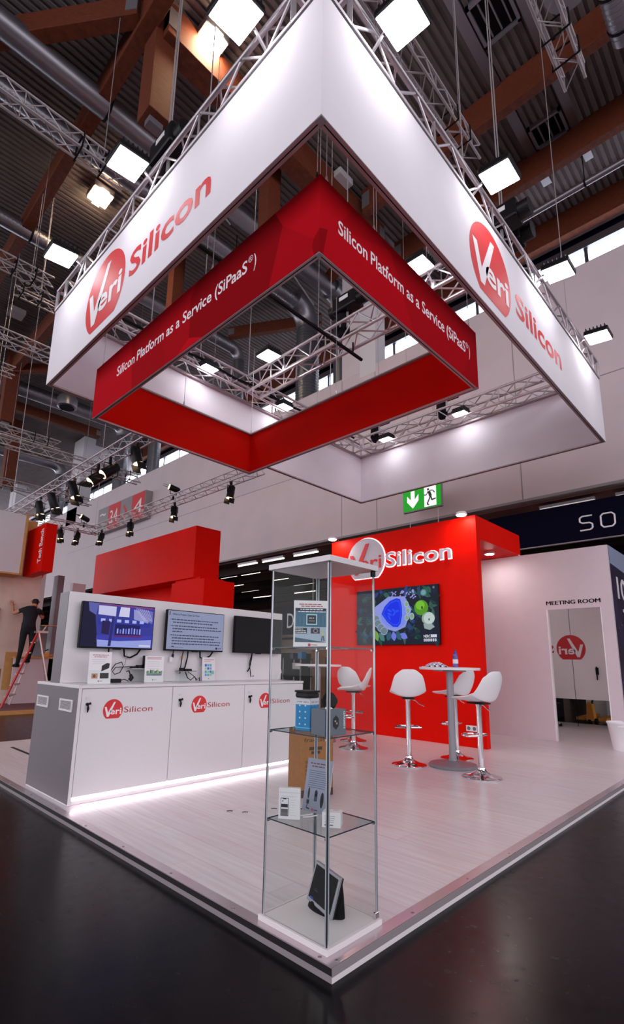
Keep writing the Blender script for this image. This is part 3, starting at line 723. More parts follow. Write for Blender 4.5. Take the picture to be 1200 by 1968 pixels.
a.ell(.078,.011,.007,.007,(200,50,56),2).rect(.088,.009,.116,.013,(210,120,124),2)
a.build('print', c0, u, v, n, t)
# blue printed carton, middle shelf
def carton(name, label, A, B, C, z0, z1, m, cat='box'):
    "upright box: front face A->B, right face B->C (plan points)"
    A, B, C = V((*A,0)), V((*B,0)), V((*C,0)); D = A+(C-B)
    t = thing(name, label, cat, ((A+C)/2).to_tuple()[:2]+(z0,))
    mb = MB().add([(*p.to_tuple()[:2],z) for z in (z0,z1) for p in (A,B,C,D)], [(0,3,2,1),(4,5,6,7),(0,1,5,4),(1,2,6,5),(2,3,7,6),(3,0,4,7)])
    ob('carton', mb, m, t, bevel=.0015)
    u1 = (B-A).normalized(); u2 = (C-B).normalized()
    return t, (A+Z*z0, u1, u1.cross(Z), (B-A).length), (B+Z*z0, u2, u2.cross(Z), (C-B).length), z1-z0
SH2 = .8765
t, f1, f2, h = carton('product_box', 'blue printed product carton on the middle glass shelf', (.128,.352), (.142,.268), (.212,.276), SH2, SH2+.15, 'print_blue')
for (o, u, n, L), sd in ((f1,0),(f2,1)):
    a = Art().rect(0,h-.03,L,h,(232,228,236),1).rect(0,.012,L,.016,(120,205,240),1)
    for r_ in range(4):
        for c_ in range(2): a.ell(L*(.3+.38*c_),h*(.2+.19*r_),.0045,.004,(225,240,250) if not sd else (90,180,225),1,8)
    bars(a,.01,L*.45,h-.02,.006,(150,160,175),2); bars(a,L*.55,L-.008,h-.02,.006,(150,160,175),2)
    if sd: a.rect(.008,.03,L*.95,.075,(214,160,120),2).rect(.02,.04,L*.8,.06,(196,120,60),3).poly([(.008,.075),(L*.95,.092),(L*.95,.075)],(214,160,120),2)
    a.build('print', o, u, Z, n, t)
t = thing('black_case', 'small black case lying on the blue carton', 'case', (.16,.31,SH2+.151)); ob('shell', MB().box((.12,.265,SH2+.151),(.205,.35,SH2+.176)), 'black_plastic', t, bevel=.008); ob('lid', MB().box((.118,.263,SH2+.176),(.207,.352,SH2+.186)), 'black_plastic', t, bevel=.003)
# grey watch carton
t, f1, f2, h = carton('product_box', 'grey smartwatch carton with white vertical lettering on the middle shelf', (.075,.112), (.205,.100), (.215,.195), SH2, SH2+.112, 'box_grey')
o, u, n, L = f1
a = Art().rect(0,0,L*.06,h,(36,56,96),1)
hexa = [(L*.5+.026*math.cos(PI/6+k*PI/3)*.8, h*.5+.032*math.sin(PI/6+k*PI/3)) for k in range(6)]
a.poly(hexa,(30,28,36),2).ell(L*.5,h*.5,.016,.02,(14,12,16),3).rect(L*.43,h*.52,L*.5,h*.58,(190,180,190),4).rect(L*.5,h*.42,L*.57,h*.5,(190,150,160),4)
m2 = text_in('GARMIN',0,.075,0,.012,.02); m2 = ([(L*.86+y,h*.92-x) for x, y in m2[0]], m2[1])
a.mesh2(m2,(245,245,250),3).rect(L*.14,.014,L*.2,.022,(220,225,235),2).rect(L*.14,.008,L*.18,.012,(220,225,235),2)
a.build('print', o, u, Z, n, t)
t = thing('smartwatch', 'black smartwatch on a small white stand on the grey carton', 'watch', (.13,.14,SH2+.113))
ob('band', MB().tube([(.135+.026*math.sin(q)*.3,.14-.030*math.sin(q)*.9,SH2+.147+.032*math.cos(q)) for q in [2*PI*i/20 for i in range(21)]], .009, 8, False), 'black_matte', t, True)
ob('case', MB().tube([(.125,.112,SH2+.150),(.118,.106,SH2+.150)], .023, 16), 'black_plastic', t, True)
ob('stand', MB().tube([(.135,.14,SH2+.113),(.135,.14,SH2+.121)], [.022,.018], 12), 'white_plastic', t, True)
# lower shelf: phone carton, leaning card, small white box
SH1 = .4815
t, f1, f2, h = carton('product_box', 'white carton printed with a phone picture on the lowest glass shelf', (.078,.402), (.137,.318), (.160,.336), SH1, SH1+.135, 'white_plastic')
o, u, n, L = f1
a = Art().rect(0,h-.020,L,h-.0185,(190,186,196),1).rect(L*.1,.014,L*.47,h*.68,(50,48,58),1).rect(L*.12,.017,L*.45,h*.665,(236,234,240),2).rect(L*.2,h*.64,L*.36,h*.67,(40,40,50),3)
for k, c_ in ((.38,(44,36,52)),(.22,(110,100,100)),(.12,(120,120,120))): a.rect(L*.13,h*k,L*.44,h*(k+.11),c_,3)
for k in range(7): a.rect(L*.54,h*(.62-.08*k),L*(.72+.14*random.random()),h*(.626-.08*k),(170,168,178),1)
a.rect(L*.12,h*.74,L*.85,h*.746,(180,176,186),1).rect(L*.15,h*.71,L*.7,h*.716,(180,176,186),1).ell(L*.2,h*.58,.003,.003,(60,60,70),3,8)
a.build('print', o, u, Z, n, t)
t, c0, u, v, n = sheet('sign_card', 'grey printed card leaning back on the lowest glass shelf', 'sign', (.262,.428,SH1), (.12,-1,0), (.22,.03,1), .152, .243, .004)
a = Art().rect(0,0,.152,.243,(150,156,178),1)
bars(a,.02,.118,.218,.0075,(120,50,70),2); bars(a,.03,.105,.204,.0075,(120,50,70),2)
for k in range(9): a.rect(.018,.185-k*.0095,.118+random.random()*.02,.1875-k*.0095,(84,92,120),2)
a.ell(.030,.082,.006,.026,(18,16,22),2).ell(.074,.085,.009,.016,(18,16,22),2).rect(.065,.05,.083,.085,(60,70,90),2).ell(.112,.06,.01,.035,(18,16,22),2)
a.rect(.022,.034,.038,.052,(24,22,28),2).line(.030,.034,.024,.018,.004,(24,22,28),2).line(.024,.016,.044,.012,.006,(24,22,28),2).ell(.062,.012,.006,.006,(200,60,70),2,10).rect(.071,.009,.092,.014,(120,60,80),2)
a.build('print', c0, u, v, n, t)
ob('foot', MB().bar((.285,.36,SH1+.003),(.36,.37,SH1+.003),.05,.004).bar((.36,.37,SH1+.003),(.305,.36,SH1+.14),.05,.003), 'frosted_acrylic', t)
t, f1, f2, h = carton('product_box', 'small white cube carton on the lowest glass shelf', (.138,.182), (.183,.112), (.235,.144), SH1, SH1+.062, 'white_plastic')
o, u, n, L = f1
a = Art().rect(.012,.008,.020,.014,(50,50,60),1).rect(.024,.009,.05,.013,(60,60,70),1)
for k in range(4): a.rect(.01,.022+k*.008,.05+.015*random.random(),.0245+k*.008,(180,178,188),1)
a.build('print', o, u, Z, n, t)
a = Art().rect(-.012,.02,.012,.025,(60,58,66),1); a.build('print', V((.186,.146,SH1+.0625)), V((.54,-.84,0)), V((.84,.54,0)), Z, t)
for k in range(2):
    t = thing('wire_piece', 'white cable piece on the lowest glass shelf, %s' % ('nearer the phone carton' if k else 'by the leaning card'), 'cable', (.2,.35+.03*k,SH1), 'cable pieces on the shelf'); ob('cable', MB().tube([(.17,.36-.03*k,SH1+.004),(.2,.345-.03*k,SH1+.004),(.24,.335-.03*k,SH1+.004)], .003, 6), 'white_plastic', t, True)
# smart display on the base
BL, BR, TL = V((.268,.395,.098)), V((.193,.176,.098)), V((.316,.372,.258))
u = (BR-BL).normalized(); v = (TL-BL); v = (v-u*v.dot(u)).normalized(); n = u.cross(v)
if n.dot(V((-1,-.4,0))) < 0: n = -n
W_, H_ = (BR-BL).length, (TL-BL).length
t = thing('smart_display', 'smart display with grey bezel and dark screen tilted on the showcase base', 'display', (.28,.27,.079))
ob('bezel', MB().obox(BL, u, v, n, (0,0,-.012), (W_,H_,0)), 'steel_grey', t, bevel=.004)
ob('back_shell', MB().obox(BL, u, v, n, (.002,.002,-.02), (W_-.002,H_-.002,-.012)), 'black_plastic', t, bevel=.003)
s_ = ob('screen', MB().obox(BL, u, v, n, (.014,.016,0), (W_-.014,H_-.014,.0006)), 'tv_black', t)
Art().rect(.05,.055,.085,.058,(70,60,76)).rect(.05,.062,.08,.064,(60,50,66)).ell(.045,.02,.02,.005,(40,60,130)).build('picture', BL+n*.0008, u, v, n, t, 'screen')
pr_ = [(.085,0),(.083,.01),(.064,.08),(.045,.135)]
mb = MB(); k = len(mb.v)
for r_, z_ in pr_:
    for j in range(24):
        q = 2*PI*j/24; mb.v.append((.275+.55*r_*math.cos(q)+z_*.32, .275+1.25*r_*math.sin(q), .079+z_))
for i in range(3):
    for j in range(24): mb.f.append((i*24+j, i*24+(j+1) % 24, (i+1)*24+(j+1) % 24, (i+1)*24+j)); mb.mi.append(0)
mb.f.append(tuple(range(24))); mb.f.append(tuple(72+j for j in range(24))); mb.mi += [0,0]
ob('stand', mb, 'black_matte', t, True)

# ================================================================== COUNTER WITH SCREENS
KX0, KX1, KY0, KY1, KZ = .1067, 2.735, 2.8334, 3.7838, .9729
cuts = [KX0, .984, 1.85, KX1]
for i in range(3):
    a0, a1 = cuts[i], cuts[i+1]
    t = thing('counter_cabinet', 'white lockable counter cabinet with round logo, %s' % ['left unit with grey end and air vents','middle unit','right unit behind the glass showcase'][i], 'cabinet', ((a0+a1)/2,(KY0+KY1)/2,HP), 'white counter cabinets')
    ob('body', box1((a0+(.002 if i else 0),KY0+.02,HP+.001),(a1-.001,KY1,KZ-.024)), ['lam_white','lam_white','lam_white'][i], t)
    ob('plinth', box1((a0,KY0+.012,HP+.001),(a1,KY0+.02,.108)), 'strip_white', t)
    ob('led_strip', box1((a0+.012,KY0+.008,.088),(a1-.002,KY0+.0195,.108)), 'led', t)
    d0 = a0+(.030 if i == 0 else .003)
    dr = ob('door', box1((d0,KY0,.113),(a1-.003,KY0+.018,KZ-.03)), 'lam_white', t, bevel=.0015)
    lx = a0+(.075 if i < 2 else .06)
    ob('lock', MB().tube([(lx,KY0-.001,.872),(lx,KY0-.006,.872)], .010, 12), 'chrome', dr, True)
    ob('lock', MB().tube([(lx+.004,KY0-.001,.822),(lx+.004,KY0-.012,.822)], .013, 12), 'black_plastic', dr, True)
    ob('key', MB().tube([(lx+.004,KY0-.012,.822),(lx+.004,KY0-.026,.82)], .005, 6).tube([(lx+.004,KY0-.02,.822),(lx+.007,KY0-.02,.79),(lx+.004,KY0-.02,.758)], [.004,.011,.004], 8).tube([(lx+.018,KY0-.018,.83),(lx+.03,KY0-.016,.822)], [.012,.004], 8), 'black_plastic', dr, True)
    cx = [.4125, 1.285, 2.143][i]
    logo_parts((cx,KY0,.766), X, Z, -Y, .088, dr, m_txt='red_text', d=.0012, tx=(1.13,4.22), tb=-.30, th=.58, bold=0)
    if i == 0:
        ob('end_panel', box1((a0-.001,KY0+.001,HP+.012),(a0+.028,KY1,KZ-.024)), 'lam_grey', t)
        ob('edge_strip', box1((a0,KY0-.001,HP+.002),(a0+.026,KY0+.02,KZ-.024)), 'lam_white', t)
        for y0, y1 in ((3.43,3.74),(2.915,3.19)):
            y0, y1 = (y0+y1)/2-.135, (y0+y1)/2+.135
            fr = ob('vent', MB().box((a0-.012,y0,.755),(a0-.001,y1,.77)).box((a0-.012,y0,.838),(a0-.001,y1,.853)).box((a0-.012,y0,.77),(a0-.001,y0+.02,.838)).box((a0-.012,y1-.02,.77),(a0-.001,y1,.838)), 'lam_white', t, bevel=.002)
            ob('vent_back', box1((a0-.003,y0+.02,.77),(a0-.0015,y1-.02,.838)), 'strip_grey', fr)
            for k in range(7): ob('louvre', MB().obox((a0-.006,y0+.02,.774+k*.0095), Y, V((-.5,0,.6)), V((.6,0,.5)), (0,0,0), (y1-y0-.04,.008,.001)), 'lam_white', fr)
wt = tag(ob('worktop', box1((KX0-.002,KY0-.004,KZ-.024),(KX1+.002,KY1,KZ)), ['lam_white'], None, bevel=.002), 'continuous white worktop lying across the three counter cabinets', 'worktop')
PYP, PZ = 3.28, 1.79
pw = thing('screen_wall', 'white upright panel behind the worktop carrying three screens', 'panel', (1.45,3.39,KZ))
ob('panel', box1((.118,PYP,KZ+.001),(2.79,PYP+.21,PZ)), 'panel_white', pw, bevel=.002)
ob('end_cap', box1((.1135,PYP+.004,KZ+.001),(.118,PYP+.206,PZ-.002)), 'lam_grey', pw)

def tv(label, x0, x1, z0, z1, y, group='wall screens on the white panel'):
    t = thing('television', label, 'television', ((x0+x1)/2,y,z0), group)
    ob('bezel', box1((x0,y-.09,z0),(x1,y-.05,z1)), 'tv_black', t, bevel=.004)
    ob('mount', MB().box((x0+.2,y-.05,z0+.1),(x1-.2,y-.002,z1-.08)), 'black_matte', t)
    ob('screen', box1((x0+.008,y-.0915,z0+.016),(x1-.008,y-.09,z1-.008)), 'tv_black', t)
    ob('sensor', MB().box(((x0+x1)/2-.04,y-.088,z0-.008),((x0+x1)/2+.04,y-.07,z0)), 'black_plastic', t, bevel=.002)
    return t, V((x0+.008,y-.0922,z0+.016)), x1-x0-.016, z1-z0-.024
def cable(parent, pts, r=.006, m='black_matte'): return ob('cable', MB().tube(pts, r, 6), m, parent, True)
# screens stand 9 cm proud of the panel, so their edges are set for that depth
def tvx(xw): return -1.67+(xw+1.67)*(PYP-.09+1.4408)/(PYP+1.4408)
def tvz(zw): return 1.1995+(zw-1.1995)*(PYP-.09+1.4408)/(PYP+1.4408)
t1, o1, w1, h1 = tv('lit television with a blue video call picture, left on the white panel', tvx(.247), tvx(.987), tvz(1.285), tvz(1.716), PYP)
a = Art().rect(0,0,w1,h1,(54,58,150))
Sx = lambda p: [(x*w1, y*h1) for x, y in p]
a.poly(Sx([(0,0),(.22,0),(.2,.3),(.14,1),(0,1)]),(24,22,52),2).poly(Sx([(.06,1),(.2,1),(.17,.72),(.08,.8)]),(90,96,170),3)
a.poly(Sx([(.2,.95),(.44,.95),(.44,.72),(.2,.74)]),(196,196,232),2).poly(Sx([(.50,.95),(.63,.95),(.63,.72),(.48,.72)]),(206,206,236),2).poly(Sx([(.69,.92),(.92,.84),(.92,.60),(.70,.68)]),(150,150,206),2)
a.poly(Sx([(.16,1),(.98,1),(.98,.95),(.16,.97)]),(120,60,130),2).poly(Sx([(.7,.98),(.98,.9),(.98,.6),(.94,.62)]),(110,110,180),3)
for i in range(7): a.line(w1*(.72+.03*i),h1*.93,w1*(.86+.02*i),h1*.66,.004,(190,190,230),4)
a.poly(Sx([(.2,.66),(.95,.62),(.95,.5),(.2,.5)]),(46,52,150),2).poly(Sx([(.44,.54),(.80,.54),(.80,.28),(.44,.28)]),(28,26,96),3).poly(Sx([(.44,.28),(.86,.30),(.8,.24),(.42,.24)]),(96,40,110),4)
a.poly(Sx([(.22,0),(.98,0),(.98,.2),(.5,.26),(.2,.26)]),(150,160,226),2).poly(Sx([(.2,.26),(.98,.30),(.98,.2),(.5,.14),(.2,.16)]),(60,64,170),3)
for i in range(9): a.rect(w1*(.47+.04*i),h1*.32,w1*(.49+.04*i),h1*(.42+.05*random.random()),(110,120,220) if i % 2 else (160,170,240),5)
for i in range(6): a.rect(w1*(.24+.11*i),h1*.58,w1*(.30+.11*i),h1*.65,(170,180,240),4)
a.poly(Sx([(.36,0.02),(.40,.02),(.42,.72),(.39,.72)]),(40,40,110),6).poly(Sx([(.26,.3),(.36,.28),(.37,.6),(.26,.6)]),(40,30,80),5).rect(w1*.8,.012,w1*.97,.028,(206,206,224),7)
a.build('picture', o1, X, Z, -Y, t1, 'screen')
t2, o2, w2, h2 = tv('lit television with a grey text slide, middle of the white panel', tvx(1.134), tvx(1.873), tvz(1.284), tvz(1.712), PYP)
a = Art().rect(0,0,w2,h2,(140,148,178)).rect(.014,h2-.05,.024,h2-.008,(90,44,60),2)
a.mesh2(text_in('What is Project Open Se Cura',.05,.38,h2-.045,.02,.02),(40,40,60),3)
yy = h2-.09
for k, (x0, wd) in enumerate(((.045,.60),(.06,.50),(.045,.58),(.06,.62),(.06,.12),(.045,.60),(.06,.55),(.06,.62),(.06,.60),(.06,.05))):
    if k in (2,5): yy -= .008
    xx = x0
    while xx < x0+wd-.02:
        L = .012+.03*random.random(); L = min(L, x0+wd-xx); a.rect(xx,yy-.006,xx+L,yy+.005,(58,60,84),3); xx += L+.006
    if k in (0,2,5): a.ell(x0-.012,yy,.004,.004,(50,50,70),3,8)
    yy -= .029
a.rect(.03,.018,.2,.022,(110,110,140),3).ell(w2-.085,.022,.013,.013,(50,40,60),3).rect(w2-.066,.018,w2-.02,.026,(90,70,100),3)
a.build('picture', o2, X, Z, -Y, t2, 'screen')
t3, o3, w3, h3 = tv('switched off black television, right on the white panel', tvx(2.038), tvx(2.79), tvz(1.284), tvz(1.714), PYP)
for tt, x0 in ((t1,tvx(.247)),(t2,tvx(1.134)),(t3,tvx(2.038))):
    zb = 1.29
    cable(tt, [(x0+.30,PYP-.05,zb),(x0+.31,PYP-.03,zb-.07),(x0+.295,PYP-.02,zb-.17),(x0+.265,PYP-.02,zb-.22)], .007)
    if tt is not t3:
        cable(tt, [(x0+.45,PYP-.05,zb),(x0+.47,PYP-.03,zb-.07),(x0+.53,PYP-.03,zb-.085),(x0+.6,PYP-.03,zb-.05),(x0+.63,PYP-.05,zb+.01)], .008)
        cable(tt, [(x0+.49,PYP-.04,zb-.05),(x0+.485,PYP-.03,zb-.15),(x0+.48,PYP-.03,zb-.16)], .003, 'steel_grey')
    else:
        cable(tt, [(x0+.30,PYP-.05,zb),(x0+.28,PYP-.03,zb-.12),(x0+.31,PYP-.03,zb-.28),(x0+.33,PYP-.06,KZ+.05)], .005)
cable(t2, [(1.33,PYP-.04,1.29),(1.325,PYP-.03,1.22),(1.31,PYP-.03,1.05)], .005); cable(t2, [(1.21,PYP-.04,1.29),(1.212,PYP-.03,1.24)], .005)
ob('plug', MB().tube([(1.212,PYP-.03,1.25),(1.21,PYP-.03,1.215)], .012, 8), 'black_plastic', t2, True); ob('plug', MB().box((1.175,PYP-.04,1.17),(1.205,PYP-.025,1.22)), 'white_plastic', t2); ob('plug', MB().tube([(1.325,PYP-.03,1.235),(1.322,PYP-.03,1.20)], .010, 8), 'cardboard', t2, True)

# things on the worktop
def stand_sign(label, x0, x1, y, h, art, lean=.1, holder=True, ang=0):
    u = V((math.cos(ang),math.sin(ang),0)); v = V((0,lean,1)).normalized()
    t, c0, u, v, n = sheet('table_sign', label, 'sign', (x0,y,KZ+.002), u, v, x1-x0, h, .003, 'white_plastic', 'printed signs on the worktop')
    art.build('print', c0, u, v, n, t)
    if holder:
        W__ = x1-x0
        ob('holder', MB().obox(c0, u, v, n, (-.006,0,.006), (W__+.006,h*.42,.008)).obox(c0, u, Y, Z, (-.006,0,-.001), (W__+.006,.07,.001)), 'glass', t)
    return t
a = Art(); w_, h_ = .205, .275
bars(a,.03,w_-.03,h_-.03,.008,(196,110,120)); bars(a,.045,w_-.045,h_-.046,.008,(196,110,120))
for k in range(3): a.rect(.03,h_-.068-k*.018,w_-.04-.02*random.random(),h_-.066-k*.018,(180,178,188))
a.poly([(.115,.105),(.185,.135),(.19,.175),(.165,.18),(.118,.155)],(36,30,40)).rect(.03,.045,.085,.088,(206,150,120)).ell(.055,.066,.012,.015,(120,70,50),2).rect(.105,.045,.185,.092,(34,30,42)).ell(.095,.022,.006,.006,(190,40,50),1,10).rect(.105,.02,.13,.025,(170,140,150))
stand_sign('white printed sign with a black box picture, left on the worktop', .255, .46, 3.03, .275, a, .06)
a = Art(); w_, h_ = .205, .25
for k, s_ in enumerate((.03,.018)): a.rect(.02,h_-s_,w_-.03,h_-s_+.006,(206,140,150))
for k in range(4): a.rect(.03,h_-.055-k*.022,w_-.03-.03*random.random(),h_-.053-k*.022,(196,192,202))
for k in range(14): a.rect(.02+k*.012,.085,.031+k*.012,.10+.02*random.random(),[(60,140,130),(120,170,90),(200,210,160),(40,90,110)][k % 4])
a.rect(.02,.062,.185,.084,(130,150,160)).rect(.08,.066,.17,.07,(60,60,70),2).ell(.09,.022,.006,.006,(120,90,110),1,10).rect(.102,.02,.13,.025,(190,180,190))
stand_sign('white printed sign with a small colour photo beside the camera stand', .845, 1.05, 3.13, .25, a, .05)
a = Art(); w_, h_ = .20, .25
a.rect(.02,h_-.03,w_-.03,h_-.022,(206,150,160)).rect(.02,h_-.045,w_*.6,h_-.039,(206,170,180))
for k in range(4):
    for j in range(3): a.rect(.035+.035*j,.05+.034*k,.064+.035*j,.076+.034*k,[(130,170,235),(90,200,190),(170,220,200),(60,120,200)][(k+j) % 4])
a.rect(.12,.07,.17,.11,(150,215,205)).ell(.09,.022,.006,.006,(70,60,70),1,10)
stand_sign('white printed sign with blue diagrams, right on the worktop', 1.56, 1.745, 3.2, .25, a, .08, ang=.12)
t = thing('power_adapter', 'small black power adapter on the worktop', 'adapter', (.59,3.2,KZ)); ob('brick', box1((.545,3.17,KZ+.001),(.635,3.22,KZ+.036)), 'black_plastic', t, bevel=.006)
cable(t, [(.545,3.2,KZ+.02),(.5,3.19,KZ+.006),(.47,3.17,KZ+.005)], .004); cable(t, [(.635,3.2,KZ+.02),(.68,3.21,KZ+.03),(.72,3.2,KZ+.012)], .004)
t = thing('power_plug', 'black mains plug with coiled cable lying on the worktop', 'plug', (.74,3.2,KZ))
ob('plug', MB().tube([(.73,3.2,KZ+.02),(.745,3.19,KZ+.045),(.735,3.2,KZ+.075)], [.02,.022,.014], 10), 'black_plastic', t, True); cable(t, [(.735,3.2,KZ+.07),(.72,3.21,KZ+.11),(.70,3.22,KZ+.1)], .006)
t = thing('looped_cable', 'black cable looped against the white panel above the worktop', 'cable', (.62,3.24,KZ))
cable(t, [(.47,3.2,KZ+.005),(.52,3.22,KZ+.05),(.56,3.24,KZ+.12),(.60,3.25,KZ+.17),(.66,3.25,KZ+.19),(.68,3.25,KZ+.15),(.65,3.25,KZ+.09),(.60,3.25,KZ+.075),(.57,3.24,KZ+.1),(.60,3.24,KZ+.14),(.70,3.24,KZ+.145),(.80,3.22,KZ+.15)], .004)
def acrylic(label, x0, x1, y0, y1, h, extra):
    t = thing('acrylic_riser', label, 'stand', ((x0+x1)/2,y0,KZ), 'clear risers on the worktop')
    ob('front', box1((x0,y0,KZ+.001),(x1,y0+.003,KZ+h)), 'glass', t); ob('back', box1((x0,y1,KZ+.001),(x1,y1+.003,KZ+h)), 'glass', t); ob('top', box1((x0,y0,KZ+h),(x1,y1+.003,KZ+h+.003)), 'frosted_acrylic', t)
    return t
acrylic('clear riser carrying a circuit board and camera', .735, .92, 3.17, 3.25, .125, 0)
t = thing('circuit_board', 'circuit board with connectors on the clear riser', 'board', (.8,3.2,KZ+.129))
ob('board', box1((.72,3.17,KZ+.129),(.94,3.25,KZ+.134)), 'green_sign' if False else 'steel_grey', t)
for x0, x1, z, m in ((.80,.86,.03,'black_plastic'),(.87,.90,.045,'white_plastic'),(.74,.78,.015,'black_plastic'),(.905,.93,.02,'black_plastic')): ob('connector', box1((x0,3.18,KZ+.134),(x1,3.24,KZ+.134+z)), m, t)
t = thing('small_camera', 'small black camera module on the circuit board', 'camera', (.92,3.21,KZ+.18))
ob('body', box1((.865,3.19,KZ+.18),(.905,3.235,KZ+.255)), 'black_plastic', t, bevel=.004); ob('lens', MB().tube([(.905,3.2,KZ+.232),(.925,3.195,KZ+.232)], .02, 12), 'black_plastic', t, True); ob('foot', box1((.87,3.185,KZ+.155),(.93,3.24,KZ+.18)), 'white_plastic', t)
acrylic('clear riser carrying a small board under the slide television', 1.26, 1.45, 3.17, 3.25, .10, 0)
t = thing('circuit_board', 'slim dark circuit board under the slide television', 'board', (1.35,3.2,KZ+.104))
ob('board', box1((1.25,3.17,KZ+.104),(1.46,3.25,KZ+.109)), 'black_plastic', t)
for x0, x1, z in ((1.29,1.31,.03),(1.36,1.41,.02),(1.33,1.35,.015)): ob('connector', box1((x0,3.18,KZ+.109),(x1,3.24,KZ+.109+z)), 'black_plastic', t)
cable(t, [(1.33,3.18,KZ+.10),(1.34,3.15,KZ+.04),(1.38,3.15,KZ+.015),(1.43,3.15,KZ+.05),(1.45,3.15,KZ+.012)], .005); cable(t, [(1.36,3.18,KZ+.10),(1.41,3.15,KZ+.06),(1.46,3.15,KZ+.02),(1.49,3.15,KZ+.04),(1.49,3.15,KZ+.008)], .004)
t = thing('white_cable', 'white cable loop at the right end of the worktop', 'cable', (2.8,3.3,KZ)); cable(t, [(2.68,3.22,KZ+.006),(2.72,3.2,KZ+.09),(2.70,3.19,KZ+.13)], .006, 'white_plastic')

# ================================================================== RED FEATURE WALL AND MEETING ROOM
RX, RY0, RY1, RZ = 5.38, 1.838, 4.70, 3.417
wr = struct_root('wall_back', (RX,3.2,HP))
ob('wall_panel', box1((RX,RY0,HP),(RX+.12,RY1,RZ)), 'red_paint', wr)
ob('canopy', box1((RX+.12,RY0,3.065),(7.06,RY1,RZ)), 'red_paint', wr)
t = thing('wall_socket', 'white double socket low on the red wall behind the bar stools', 'socket', (RX,2.04,.31))
ob('plate', box1((RX-.012,1.965,.27),(RX-.0005,2.13,.35)), 'white_plastic', t, bevel=.004)
for y in (2.005, 2.09): ob('insert', MB().tube([(RX-.013,y,.31),(RX-.011,y,.31)], .026, 16), 'lam_grey', t, True)
# back-lit sign
sg = thing('illuminated_sign', 'backlit grey logo disc and letters glowing on the red wall', 'sign', (RX,3.3,2.9))
r_ = .40; o_ = V((RX,3.885,2.965))
def raised(name, m2, o, u, v, n, d0, d1, m, parent):
    q = flat(name, m2, o, u, v, n, d1, m, parent); s = q.modifiers.new('depth', 'SOLIDIFY'); s.thickness = d1-d0; s.offset = -1; return q
SCL = lambda m2, r: ([(x*r, y*r) for x, y in m2[0]], m2[1])
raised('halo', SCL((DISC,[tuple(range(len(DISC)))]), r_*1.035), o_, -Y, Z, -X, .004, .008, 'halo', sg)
raised('disc', SCL((DISC,[tuple(range(len(DISC)))]), r_), o_, -Y, Z, -X, .012, .035, 'sign_face', sg)
raised('letter', SCL((VEE,VEE_F), r_), o_, -Y, Z, -X, .036, .042, 'halo_soft' if 'halo_soft' in MATS else 'logo_red', sg)
raised('letters', SCL(text_in('eri',-.30,.86,-.40,.62,.012), r_), o_, -Y, Z, -X, .036, .042, 'logo_red', sg)
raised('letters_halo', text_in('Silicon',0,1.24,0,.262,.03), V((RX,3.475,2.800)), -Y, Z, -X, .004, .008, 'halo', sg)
raised('letters', text_in('Silicon',.012,1.228,.006,.25,.010), V((RX,3.475,2.800)), -Y, Z, -X, .014, .036, 'sign_face', sg)
# big television with the fruit picture
t = thing('television', 'large television with a blue bowl and green apples picture on the red wall', 'television', (RX,3.27,1.485))
ob('bezel', box1((RX-.06,2.465,1.49),(RX-.025,4.065,2.42)), 'black_plastic', t, bevel=.004); ob('mount', box1((RX-.025,2.9,1.7),(RX-.001,3.6,2.2)), 'black_matte', t)
tw, th_ = 1.584, .91
a = Art().rect(0,0,tw,th_,(18,26,44))
q = lambda x, y: (x*tw, y*th_)
random.seed(11)
def leaf(cx, cy, L, wd, ang, c, l):
    pts = []
    for i in range(9):
        s = i/8; pts.append((s*L-L/2, wd*math.sin(PI*s)))
    for i in range(7, 0, -1):
        s = i/8; pts.append((s*L-L/2, -wd*math.sin(PI*s)))
    ca, sa = math.cos(ang), math.sin(ang); a.poly([(cx+x*ca-y*sa, cy+x*sa+y*ca) for x, y in pts], c, l)
LC = [(24,52,56),(34,66,92),(30,80,60),(20,36,60),(50,90,80),(40,60,120),(16,30,36)]
for i in range(130): leaf(random.random()*tw*.94+.05, random.random()*th_*.9+.045, .10+.12*random.random(), .02+.02*random.random(), random.random()*PI, random.choice(LC), 2+i % 3)
for i in range(40): leaf(tw*(.45+.3*random.random()), th_*(.75+.2*random.random()), .04, .012, random.random()*PI, (150,150,225), 5)
a.poly([q(*p) for p in ((.22,.66),(.42,.86),(.62,.84),(.70,.6),(.62,.3),(.5,.22),(.34,.3),(.24,.5))],(140,150,225),5)
a.poly([q(.49+.155*math.cos(s)*(1-.18*math.sin(s+.4)), .55+.27*math.sin(s)*(1+.12*math.cos(s))) for s in [2*PI*i/28 for i in range(28)]],(120,140,235),6)
bowl = [(.33,.55),(.37,.68),(.44,.78),(.52,.82),(.565,.80),(.585,.66),(.585,.5),(.565,.36),(.53,.30),(.47,.31),(.40,.40)]
a.poly([q(*p) for p in bowl],(22,52,226),7); a.poly([q(.48+(x-.48)*.86,.55+(y-.55)*.86) for x, y in bowl],(36,84,244),8); a.poly([q(.48+(x-.48)*.8,.55+(y-.55)*.8) for x, y in bowl],(14,44,232),9)
for i in range(6): a.ell(tw*(.42+.10*random.random()),th_*(.45+.2*random.random()),.05,.018,(30,80,245),10,14,random.random()*PI)
for i, (x, y) in enumerate(((.26,.46),(.28,.38),(.32,.30),(.36,.24))): a.ell(x*tw,y*th_,.075,.07,(150,160,200),7+i,18); a.ell(x*tw,y*th_,.062,.058,(104,128,140),7.5+i,18)
for x, y, s in ((.64,.70,.9),(.655,.58,.9),(.70,.48,1),(.64,.46,.9)): a.ell(x*tw,y*th_,.045*s,.055*s,(170,190,215),8,16); a.ell(x*tw,y*th_,.035*s,.044*s,(130,165,130),9,16)
